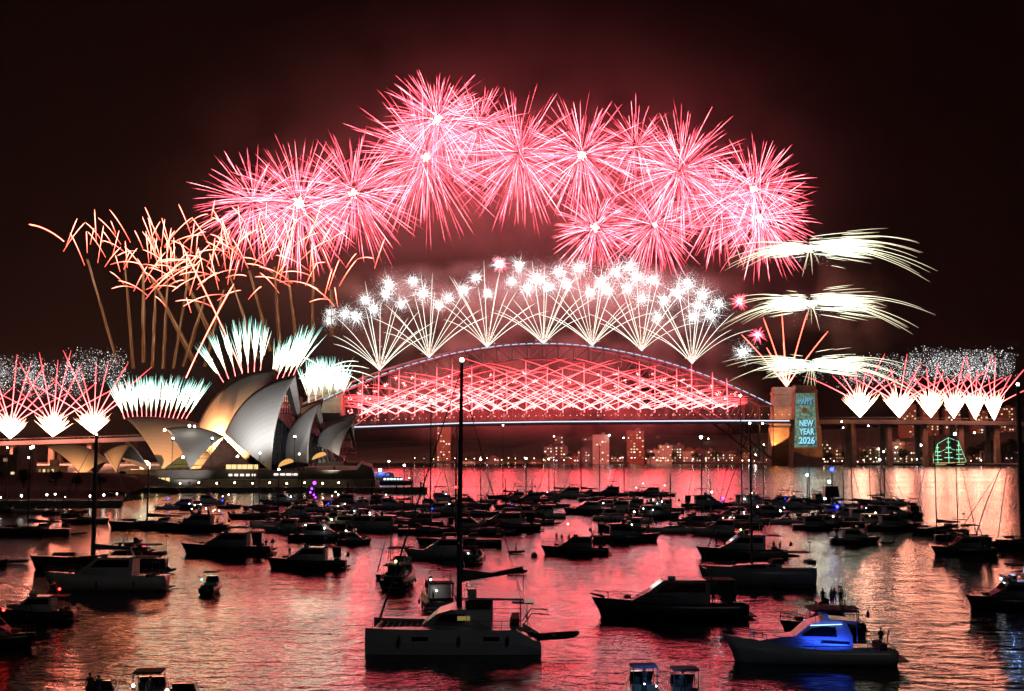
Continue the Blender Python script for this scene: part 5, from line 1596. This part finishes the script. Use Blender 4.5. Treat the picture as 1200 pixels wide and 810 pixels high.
add('B8', 'sy', 318, 618, 46, 180, 'yacht with a pale bare mast standing in a grey strip of water', 588, None, hull='white_hull', boom=False, detail=1)
add('B9', 'mc', 392, 616, 62, 180, 'dark cruiser rafted just behind the flybridge cruiser with white deck lamps', hull='black_hull')
add('B10', 'mc', 368, 602, 42, 0, 'cruiser carrying a violet lit mast under the promenade wall', hull='navy_hull', lights=((0, 0, 8.6, 'lamp_purple', .5), (-.06, -.2, 7.0, 'lamp_purple', .3), (-.1, -.2, 6.0, 'lamp_purple', .3), (.05, -.3, 4.6, 'lamp_purple', .25), (0, -.25, 5.3, 'lamp_purple', .25)))
MB().tube([(0, 0, 2), (0, 0, 8.6)], .14, 5).build('signal_mast', M['steel'], BT['B10'])
add('C1', 'mc', 414, 638, 40, 0, 'stern of a dark cruiser at the bridge end of the raft below the shells', hull='black_hull', lights=((-.2, -.3, 2.6, 'lamp_white', .12),))
add('C2', 'lc', 444, 612, 36, 180, 'low flat boat crossing the violet reflection off the opera house point', hull='black_hull', hardtop=False)
add('C5', 'mc', 522, 655, 90, 180, 'grey hulled cruiser with a pale teal deck lamp behind the big catamaran mast', hull='grey_hull', fly=False, lights=((.06, -.42, 3.1, 'lamp_cool', .10), (.02, -.42, 3.0, 'lamp_cool', .08)))
add('C5b', 'sy', 540, 640, 100, 180, 'dark yacht with a long boom lying just beyond the grey hulled cruiser', 500, None, hull='black_hull')
add('C6', 'mc', 470, 686, 0, 80, 'dark fishing cruiser seen from astern with one yellow lamp and rod rack', hull='black_hull', L=11, lights=((-.25, .0, 3.4, 'lamp_yellow', .16),))
add('C6b', 'sy', 460, 680, 40, 170, 'thin masted little yacht tucked behind the fishing cruiser with the yellow lamp', 604, None, hull='navy_hull', detail=1)
add('C7', 'mc', 512, 712, 0, 100, 'grey cabin cruiser seen from astern with one white lamp behind the catamaran', hull='grey_hull', L=12, fly=False, canopy=False, lights=((-.30, .12, 2.3, 'lamp_white', .10),))
add('C8', 'lc', 556, 660, 0, 75, 'small boat seen from astern with a round blue canvas side', hull='navy_hull', L=8, lights=((-.1, .3, 1.6, 'lamp_white', .08),))
add('C9', 'mc', 592, 622, 88, 180, 'long dark cruiser in the middle water beyond the catamaran mast, tender lying astern', hull='black_hull', fly=False)
add('C9t', 'td', 647, 615, 20, 0, 'tender lying astern of the long dark cruiser in the middle water')
add('C10', 'sy', 500, 626, 70, 0, 'dark yacht with two tall spreaders near the catamaran mast in the middle water', 470, ('lamp_white', .25), hull='navy_hull')
add('D1', 'mc', 676, 650, 78, 180, 'high sided black boat with people along its rail alone in pink water', hull='black_hull', fly=False, canopy=False, lights=((.13, -.1, 5.2, 'lamp_warm', .12),))
add('D2', 'mc', 732, 635, 78, 0, 'dark cruiser with pointed bow lying just behind the high sided black boat', hull='navy_hull', lights=((.1, -.3, 3.4, 'lamp_white', .10),))
add('D3', 'mc', 738, 624, 60, 180, 'flybridge cruiser stacked with shapes on top just beyond the pointed bow cruiser', hull='black_hull', lights=((-.1, -.3, 4.4, 'lamp_white', .16),))
add('D4', 'td', 605, 649, 18, 0, 'tiny rowing tender with one person in the pink water', motor=False)
add('D5', 'td', 606, 673, 22, 10, 'black tender drifting on its own above the big catamaran boom', motor=False)
e = empty('mooring_buoy', sea(626, 653), 0, 'small dark mooring buoy floating beside the tiny rowing tender', 'buoy')
MB().ball((0, 0, .25), .55, 10, 6).build('float', M['red_hull'], e); MB().tube([(0, 0, .6), (0, 0, 1.1)], .06, 5).build('ring_post', M['steel'], e)
add('E1', 'mc', 790, 723, 178, 180, 'big dark flybridge cruiser with a long overhanging bow pulpit in pink water', hull='navy_hull', fly=False, canopy=False)
e = BT['E1']
MB().tube([(.45 * e['L'], 0, 2.1), (.545 * e['L'], 0, 2.55)], [.16, .08], 6).build('bow_pulpit', M['trim'], e)
add('F1', 'sy', 826, 612, 52, 180, 'dark yacht with a tall mast on the pylon side of the pink water gap', 514, ('lamp_cool', .4), hull='navy_hull')
add('F0', 'mc', 828, 596, 62, 0, 'dark cruiser row end boat just beyond the yacht at the pink water gap', hull='black_hull', lights=((.3, -.3, 3.2, 'lamp_blue', .3), (.1, 0, 5.0, 'lamp_white', .2)))
add('F2', 'mc', 872, 654, 104, 180, 'dark cruiser with people standing on its stern behind the broad black yacht', hull='black_hull', lights=((.02, -.2, 4.6, 'lamp_yellow', .14),))
add('F3', 'sy', 890, 686, 134, 180, 'broad black yacht with a thick boom sticking out over its stern', 497, ('lamp_white', .14), hull='grey_hull', fb=1.9)
add('F3t', 'td', 930, 690, 46, 0, 'grey tender lying in the yellow reflection behind the broad black yacht')
add('F4', 'sy', 874, 606, 66, 180, 'yacht with a tall lamp tipped mast standing before the projected pylon', 465, ('lamp_white', .36), hull='navy_hull')
add('F5', 'mc', 976, 604, 40, 0, 'tall dark patrol boat with a bright blue flashing lamp on its mast', hull='navy_hull', lights=((0, 0, 12.6, 'lamp_blue', .55), (-.1, -.2, 9.2, 'lamp_cool', .35), (-.25, -.3, 4.6, 'lamp_cool', .3), (.1, -.4, 2.4, 'lamp_blue', .4)))
MB().tube([(0, 0, 3), (0, 0, 12.6)], [.3, .15], 6).build('signal_mast', M['trim'], BT['F5'])
MB().prism([(-2.5, 5), (1.6, 5), (1.2, 8), (-2.2, 8)], 1.5).build('wheelhouse', M['navy_hull'], BT['F5'])
add('F7', 'mc', 966, 742, 96, 180, 'dark cruiser with a crowd on its flybridge hidden behind the blue lit cruiser', hull='black_hull', canopy=False)
add('G2', 'mc', 1001, 637, 58, 0, 'dark cruiser with its bow towards a tiny dark buoy raft in orange water', hull='navy_hull', canopy=False)
add('G2t', 'td', 1040, 638, 15, 0, 'tiny tender alone in the orange water beside a dark cruiser bow', motor=False)
add('G3', 'mc', 1070, 606, 0, 85, 'dark boat seen from astern at the end of the rafted row in orange water', hull='black_hull', L=11)
add('G4', 'sy', 1102, 626, 66, 180, 'dark yacht with a thin mast lying just behind the cruiser with party guests', 500, None, hull='black_hull')
add('G5', 'mc', 1131, 650, 74, 180, 'high flybridge cruiser with party guests on deck in orange water', hull='navy_hull', fly=True)
add('G5b', 'sy', 1120, 632, 50, 0, 'yacht whose mast rises through the green lit ship', 510, ('lamp_white', .3), hull='navy_hull', detail=1)
add('G6', 'sy', 1204, 642, 70, 180, 'dark yacht with a thick mast cut off by the pylon side edge', 452, ('lamp_white', .3), hull='black_hull', mr=4.2, fb=1.3)
add('G7', 'mc', 1186, 712, 100, 180, 'dark cruiser with a glowing blue white cockpit cut off by the pylon side edge', hull='navy_hull', canopy=True, fly=True, lights=((.02, -.30, 3.0, 'lamp_cool', .16), (-.04, -.30, 3.1, 'lamp_blue', .2), (.08, -.28, 3.15, 'lamp_cool', .1), (-.06, -.36, 2.2, 'lamp_cool', .1)))
l = bpy.data.lights.new('cockpit_light', 'POINT'); l.energy = 220; l.color = (.3, .5, 1); l.shadow_soft_size = .1
o = bpy.data.objects.new('cockpit_light', l); link(o, BT['G7']); o.location = (-.05 * BT['G7']['L'], -.7, 3.9)
# slanting bare pole of the yacht behind the guests' cruiser
e = empty('sailing_yacht', sea(1146, 640), PI, 'small yacht with a raked slanting mast leaning away behind the guests', 'sailing yacht')
e['_'] = sailing_yacht(e, 9, at(1160, 544, e.location.y).z, 'black_hull', boom=False, detail=1, rake=5.6); e['L'] = 9

# bottom edge: boats seen from astern
add('Z1', 'lc', 753, 822, 0, 92, 'boat seen from astern under a pale blue canvas canopy at the bottom edge', hull='navy_hull', L=7.5)
for o in BT['Z1'].children:
    if o.name.startswith('canopy') and 'frame' not in o.name:
        o.data.materials.clear(); o.data.materials.append(M['blue_canvas'])
l = bpy.data.lights.new('cockpit_light', 'POINT'); l.energy = 120; l.color = (.25, .55, 1); l.shadow_soft_size = .1
o = bpy.data.objects.new('cockpit_light', l); link(o, BT['Z1']); o.location = (-3.6, -.5, 3.4)
lamp(BT['Z1'], (-3.55, .35, 1.9), 'lamp_cool', .05); lamp(BT['Z1'], (-3.55, -.45, 1.75), 'lamp_cool', .05)
add('Z2', 'lc', 801, 826, 0, 90, 'black boat seen from astern with a square open frame at the bottom edge', hull='black_hull', L=7.5)
add('Z3', 'lc', 176, 830, 0, 96, 'dark boat with a small white lamp rising from the bottom edge on the city side', hull='black_hull', L=8, lights=((-.42, .2, 2.2, 'lamp_white', .10),))
add('Z4', 'lc', 212, 838, 0, 90, 'dark boat at the bottom edge with one warm white stern lamp', hull='black_hull', L=7, hardtop=False, lights=((-.5, 0, 2.3, 'lamp_warm', .13),))
add('Z5', 'lc', 114, 834, 0, 90, 'dark boat at the bottom edge carrying two standing people', hull='black_hull', L=7, hardtop=False)

# ---- the far rows of rafted boats
def row(name, xs, y0, y1, Lr, lab, group, mastp=.35, dark=('black_hull', 'navy_hull', 'grey_hull', 'white_hull'), seed=1, lit=.55, masts=None):
    r = random.Random(seed)
    for i, px in enumerate(xs):
        wl = r.uniform(y0, y1); Lp = r.uniform(*Lr) * 1.12; hd = r.choice([0, 180, 0, 180, 12, 168, 195])
        nm = lab % ORD[i]
        lights = []
        if r.random() < lit:
            for _ in range(r.choice([1, 1, 2, 3])):
                lights.append((r.uniform(-.3, .25), -.38, r.uniform(2.4, 4.6), r.choice(['lamp_white', 'lamp_cool', 'lamp_warm', 'lamp_cool', 'lamp_blue']), r.uniform(.08, .18)))
        k = r.random()
        mt = masts.get(px) if masts else None
        if mt or k < mastp:
            boat('sy', px, wl, Lp, hd, nm, mt or (wl - r.uniform(48, 75)), ('lamp_white', .26) if (mt or r.random() < .4) else None, group, hull=r.choice(dark), detail=1, cat='boat')
        elif k < .85:
            boat('mc', px, wl, Lp, hd, nm, None, None, group, hull=r.choice(dark), detail=2 if r.random() < .5 else 1, fly=r.random() < .75, canopy=r.random() < .85, lights=lights, cat='boat')
        else:
            boat('lc', px, wl, Lp * .7, hd, nm, None, None, group, hull=r.choice(dark), lights=lights, cat='boat')
row('a', [440, 458, 478, 500, 520, 548, 566], 590, 598, (38, 52), 'rafted boat in the middle water by the opera house point, %s from the point', 'boats rafted off the opera house point', seed=4, masts={493: 500})
row('b', [487, 512, 534, 560], 600, 608, (44, 56), 'boat in the nearer raft by the opera house point, %s from the point', 'boats in the nearer raft off the point', seed=6)
row('c', [592, 606, 622, 640, 652, 668, 684, 700, 716, 734, 750, 764, 778], 580, 590, (32, 46), 'boat in the farthest central raft, %s counting from the catamaran mast', 'boats in the farthest central raft', seed=9, masts={592: 499, 734: 514}, mastp=.2)
row('d', [598, 620, 646, 690, 708, 726, 744, 762, 774], 594, 604, (38, 54), 'boat in the middle row of the central raft, %s counting from the catamaran mast', 'boats in the middle central row', seed=13, mastp=.2)
row('e', [612, 636, 718, 748, 768], 606, 614, (42, 54), 'boat in the nearest row of the central raft, %s counting from the catamaran mast', 'boats in the nearest central row', seed=21, mastp=.1)
row('f', [884, 898, 914, 930, 946, 962, 986, 1002, 1018, 1034, 1050], 588, 599, (36, 50), 'boat in the far raft towards the projected pylon, %s counting from the lamp tipped mast', 'boats in the far raft by the pylon', seed=17, masts={898: 497, 986: 495, 1018: 500}, mastp=.2)
row('g', [858, 878, 900, 922, 944, 990, 1008, 1030, 1046], 606, 616, (40, 54), 'boat in the nearer raft towards the projected pylon, %s counting from the pink water gap', 'boats in the nearer raft by the pylon', seed=25, mastp=.15)
row('h', [8, 34, 62, 84], 600, 608, (30, 44), 'small boat moored along the quay lamps, %s counting from the city edge', 'boats along the quay', seed=31, mastp=.3, lit=.3)
row('i', [196, 216, 244, 268, 306, 330, 352, 384, 404, 424], 590, 600, (34, 46), 'dark boat moored beneath the promenade wall, %s counting from the city end', 'boats beneath the promenade wall', seed=37, mastp=.2, lit=.7)
row('j', [336, 356, 380, 402, 420], 620, 630, (44, 58), 'dark rafted boat in front of the promenade moorings, %s counting from the city end', 'boats rafted before the promenade', seed=41, mastp=.1, lit=.6)
row('k', [446, 470, 494, 548, 574, 596, 620, 790, 846, 864], 614, 628, (46, 62), 'boat in the scattered middle water row, %s from the opera house side', 'scattered boats in the middle water', seed=53, mastp=.35, lit=.5)
row('l', [300, 322, 346, 398, 416], 606, 616, (40, 54), 'boat between the promenade moorings and the near raft, %s from the city end', 'boats between the moorings and the raft', seed=59, mastp=.3, lit=.6)
row('m', [812, 836, 954, 974, 1022, 1046], 616, 626, (42, 58), 'boat just in front of the raft by the pylon, %s from the pink water gap', 'boats in front of the pylon raft', seed=61, mastp=.25, lit=.4)
# blue lit ferry and its dark pontoon off the opera house point
P = sea(455, 568); fe = empty('ferry', P, 0, 'ferry with blue lit upper deck and white windows off the opera house point', 'ferry')
hull_prof(MB(), 24, 6.5, 1.6, .6, 1.2, .8).build('hull', M['navy_hull'], fe)
MB().prism([(-9.5, 1.5), (8.5, 1.6), (7.5, 4.0), (-9.5, 4.0)], 2.9).build('saloon', M['white_hull'], fe)
for k in range(6): MB().box((-1.5 + k * 1.7, -2.95, 2.9), (1.2, .08, .9)).build('window', emit('ferry_window', (.65, .85, 1), 2.2), fe)
MB().prism([(-8, 4.0), (3.5, 4.0), (2.5, 6.2), (-8, 6.2)], 2.3).build('upper_deck', M['white_hull'], fe)
for k in range(4): MB().box((-7 + k * 2.3, -2.34, 5.2), (1.5, .08, 1.0)).build('window', emit('ferry_blue', (.08, .18, 1), 1.2), fe)
for (x, z, mt, r) in ((-4.0, 7.6, 'lamp_cool', .8), (-8.6, 3.0, 'lamp_purple', .9), (-3.2, 5.8, 'lamp_blue', .5), (.5, 12, 'lamp_cool', .45), (11, 3.4, 'lamp_warm', .3)):
    lamp(fe, (x, -2.6, z), mt, r)
MB().tube([(.5, -2.4, 6), (.5, -2.5, 12)], .12, 5).build('mast', M['steel'], fe)
pt = empty('pontoon', sea(452, 578), 0, 'low dark pontoon pier off the end of the opera house promenade', 'pontoon')
MB().box((0, 0, 1.1), (34, 10, 2.6)).build('deck', M['quay'], pt)
t_ = MB()
for x in (-15, -5, 5, 15): t_.tube([(x, -5.4, -.5), (x, -5.4, 4.6)], .35, 6)
t_.build('pile', M['trim'], pt)

# ---- people
def person_mesh(name, pose, top, trousers):
    J = {'pel': (0, 0, .95), 'chest': (0, 0, 1.30), 'neck': (0, 0, 1.48), 'head': (0, .01, 1.60), 'crown': (0, .0, 1.72)}
    V = []; E = []; R = []
    def v(p, r): V.append(p); R.append(r); return len(V) - 1
    pel = v((0, 0, .95), .15); ch = v((0, 0, 1.28), .165); nk = v((0, 0, 1.47), .055); hd = v((0, .02, 1.60), .098); cr = v((0, .01, 1.70), .08)
    E += [(pel, ch), (ch, nk), (nk, hd), (hd, cr)]
    for sd in (-1, 1):
        hip = v((sd * .1, 0, .88), .10); kn = v((sd * .11, .02, .48), .065); an = v((sd * .11, 0, .09), .045); toe = v((sd * .12, .16, .04), .04)
        E += [(pel, hip), (hip, kn), (kn, an), (an, toe)]
        shd = v((sd * .19, 0, 1.38), .062)
        if pose == 'raise' and sd == 1:
            el = v((sd * .30, .10, 1.58), .045); wr = v((sd * .24, .14, 1.84), .032); ha = v((sd * .23, .15, 1.92), .038)
        elif pose == 'fold':
            el = v((sd * .26, .04, 1.12), .045); wr = v((sd * .10, .24, 1.16), .032); ha = v((sd * .04, .27, 1.18), .036)
        else:
            el = v((sd * .25, -.02, 1.12), .045); wr = v((sd * .26, .07, .88), .032); ha = v((sd * .255, .09, .79), .038)
        E += [(ch, shd), (shd, el), (el, wr), (wr, ha)]
    me = bpy.data.meshes.new(name); me.from_pydata(V, E, [])
    bm = bmesh.new(); bm.from_mesh(me); bm.verts.ensure_lookup_table()
    lay = bm.verts.layers.skin.verify()
    for i, x in enumerate(bm.verts):
        x[lay].radius = (R[i], R[i]); x[lay].use_root = (i == 0)
    bm.to_mesh(me); bm.free()
    o = bpy.data.objects.new(name, me); COL.objects.link(o)
    o.modifiers.new('skin', 'SKIN').use_smooth_shade = True
    o.modifiers.new('sub', 'SUBSURF').levels = 1
    bpy.context.view_layer.update()
    dg = bpy.context.evaluated_depsgraph_get()
    body = bpy.data.meshes.new_from_object(o.evaluated_get(dg))
    # five fingers on each hand, nose and ears joined to the same body mesh
    bm = bmesh.new(); bm.from_mesh(body)
    mb = MB()
    for sd in (-1, 1):
        if pose == 'raise' and sd == 1: base, d = Vector((.23, .15, 1.93)), Vector((0, .1, 1))
        elif pose == 'fold': base, d = Vector((sd * .03, .27, 1.18)), Vector((-sd, .15, .1))
        else: base, d = Vector((sd * .255, .095, .77)), Vector((0, .12, -1))
        d.normalize(); sidev = Vector((0, 1, 0)).cross(d).normalized() if abs(d.y) < .9 else Vector((1, 0, 0))
        for k, ln in enumerate((.065, .078, .072, .058)):
            q = base + Vector((0, 1, 0)) * ((k - 1.5) * .019)
            mb.tube([q - d * .02, q + d * ln * .55, q + d * ln + sidev * .014 * sd], [.009, .0085, .006], 5)
        q = base + Vector((0, .035, 0)) - d * .035
        mb.tube([q, q + Vector((0, .028, 0)) + d * .02, q + Vector((0, .036, 0)) + d * .05], [.010, .009, .007], 5)
        mb.ball((sd * .098, .0, 1.61), .022, 6, 4, (.5, .8, 1.3))
    mb.ball((0, .115, 1.605), .018, 6, 4, (.8, 1, 1.2))
    tmp = bpy.data.meshes.new('tmp'); tmp.from_pydata(mb.v, [], mb.f); bm.from_mesh(tmp); bpy.data.meshes.remove(tmp)
    bm.to_mesh(body); bm.free()
    for mt in (M['skin'], M[top], M[trousers], M['trim']): body.materials.append(mt) if len(body.materials) < 4 else None
    body.materials.clear()
    for mt in (M['skin'], M[top], M[trousers], M['trim']): body.materials.append(mt)
    for p in body.polygons:
        c = p.center
        if c.z < .11: k = 3
        elif c.z < .98 and abs(c.x) < .22: k = 2
        elif c.z < 1.46 and not (abs(c.x) > .215 and c.z < 1.08) and not (pose == 'fold' and c.y > .17): k = 1
        elif pose == 'raise' and c.z < 1.62 and c.x > .17: k = 1
        else: k = 0
        p.material_index = k; p.use_smooth = True
    bpy.data.objects.remove(o)
    hb = MB(); hb.ball((0, -.015, 1.665), .108, 10, 7, (.95, 1.0, .95))
    h = hb.build('hair', M['hair'], None, True); hm = h.data; bpy.data.objects.remove(h)
    return body, hm
PM = [person_mesh('person', 'stand', 'cloth_dark', 'cloth_dark'), person_mesh('person', 'raise', 'cloth_blue', 'cloth_dark'), person_mesh('person', 'fold', 'cloth_dark', 'cloth_blue')]
PL = ['standing', 'with one arm raised', 'with joined hands']
def person(P, rz, k, lab, group='people watching from the boats', sc=1.0):
    o = bpy.data.objects.new('person', PM[k][0]); link(o); o.location = P; o.rotation_euler = (0, 0, rz); o.scale = (sc,) * 3
    link(bpy.data.objects.new('hair', PM[k][1]), o)
    return tag(o, 'dark clothed person ' + PL[k] + ' ' + lab, 'person', group)
NTH = ORD
def crew(key, spots, where):
    for i, (x, y, z, k) in enumerate(spots):
        person(deckpos(BT[key], x, y, z), random.uniform(-.6, .6), k, where + ((', ' + NTH[i] + ' from bow') if len(spots) > 1 else ''))
crew('D1', [(.30, -.2, 2.0, 2), (.22, -.26, 1.8, 0), (.12, .1, 1.75, 1), (-.26, -.25, .9, 0), (-.33, .1, .9, 2)], 'aboard the high sided black boat')
crew('E1', [(-.10, -.2, 1.25, 0), (-.26, -.1, 1.25, 2), (-.30, .22, 1.25, 1), (-.38, -.2, 1.2, 0)], 'on the cruiser with bow pulpit')
crew('F2', [(-.34, -.1, 1.1, 0), (-.39, .2, 1.1, 1), (.30, -.1, 1.7, 2), (.22, .1, 1.6, 0)], 'behind the broad black yacht')
crew('G5', [(.26, -.1, 1.35, 2), (.18, -.2, 1.3, 0), (.05, -.42, 1.2, 1), (-.28, -.1, 1.0, 0), (-.33, .2, 1.0, 2), (-.39, -.2, 1.0, 0)], 'on the orange water cruiser')
crew('F7', [(.0, -.1, 2.6, 0), (-.08, .15, 2.6, 1), (-.15, -.2, 2.6, 2), (-.20, .1, 2.6, 0)], 'behind the blue lit cruiser')
crew('A4', [(-.30, -.2, 1.1, 0), (-.36, .1, 1.1, 2)], 'aboard the yacht with thick tall mast')
crew('B1', [(.22, 0, 1.4, 0), (.12, -.1, 3.0, 1), (-.02, .1, 3.0, 2), (-.15, -.1, 3.0, 0), (-.3, 0, 1.2, 1)], 'on the crowded party cruiser')
crew('B2', [(-.34, .0, 1.1, 0), (-.42, .1, 1.0, 2)], 'aft below the party cruiser')
crew('Z5', [(-.05, .2, .95, 0), (-.18, -.2, .95, 2)], 'in the bottom edge boat')
crew('Z3', [(-.3, -.15, .9, 0)], 'at the bottom edge beside a small white lamp')
crew('Z1', [(-.15, .0, .9, 2)], 'under the pale blue canvas canopy')
crew('Z2', [(-.2, .1, .9, 0)], 'under the square open frame at the bottom edge')
crew('C9', [(.28, -.1, 1.5, 0), (-.36, .1, 1.0, 2)], 'on the long dark middle cruiser')
crew('D2', [(.27, -.1, 1.5, 1), (-.30, -.2, 1.0, 0)], 'on the pointed bow cruiser')
crew('B7', [(-.32, .1, 1.0, 0), (.26, 0, 1.3, 2)], 'on the white lamped flybridge cruiser')
crew('A8', [(-.33, .0, 1.0, 2)], 'on the half hidden small cruiser')
crew('G2', [(.24, 0, 1.2, 0), (-.34, .1, 1.0, 1)], 'beside the tiny tender')
crew('B3', [(-.33, -.1, 1.0, 0), (.24, .1, 1.6, 2)], 'above the green reflections')
person(deckpos(bc, -.40, -.05, 1.2), .3, 0, 'at the stern of the blue lit cruiser')
person(BT['D4'].location + Vector((0, 0, .1)), 1.2, 2, 'in the tiny rowing tender', sc=.8)
for o in list(COL.objects):                          # working notes of the builder, not part of the scene
    for k in ('_', 'L'):
        if k in o: del o[k]
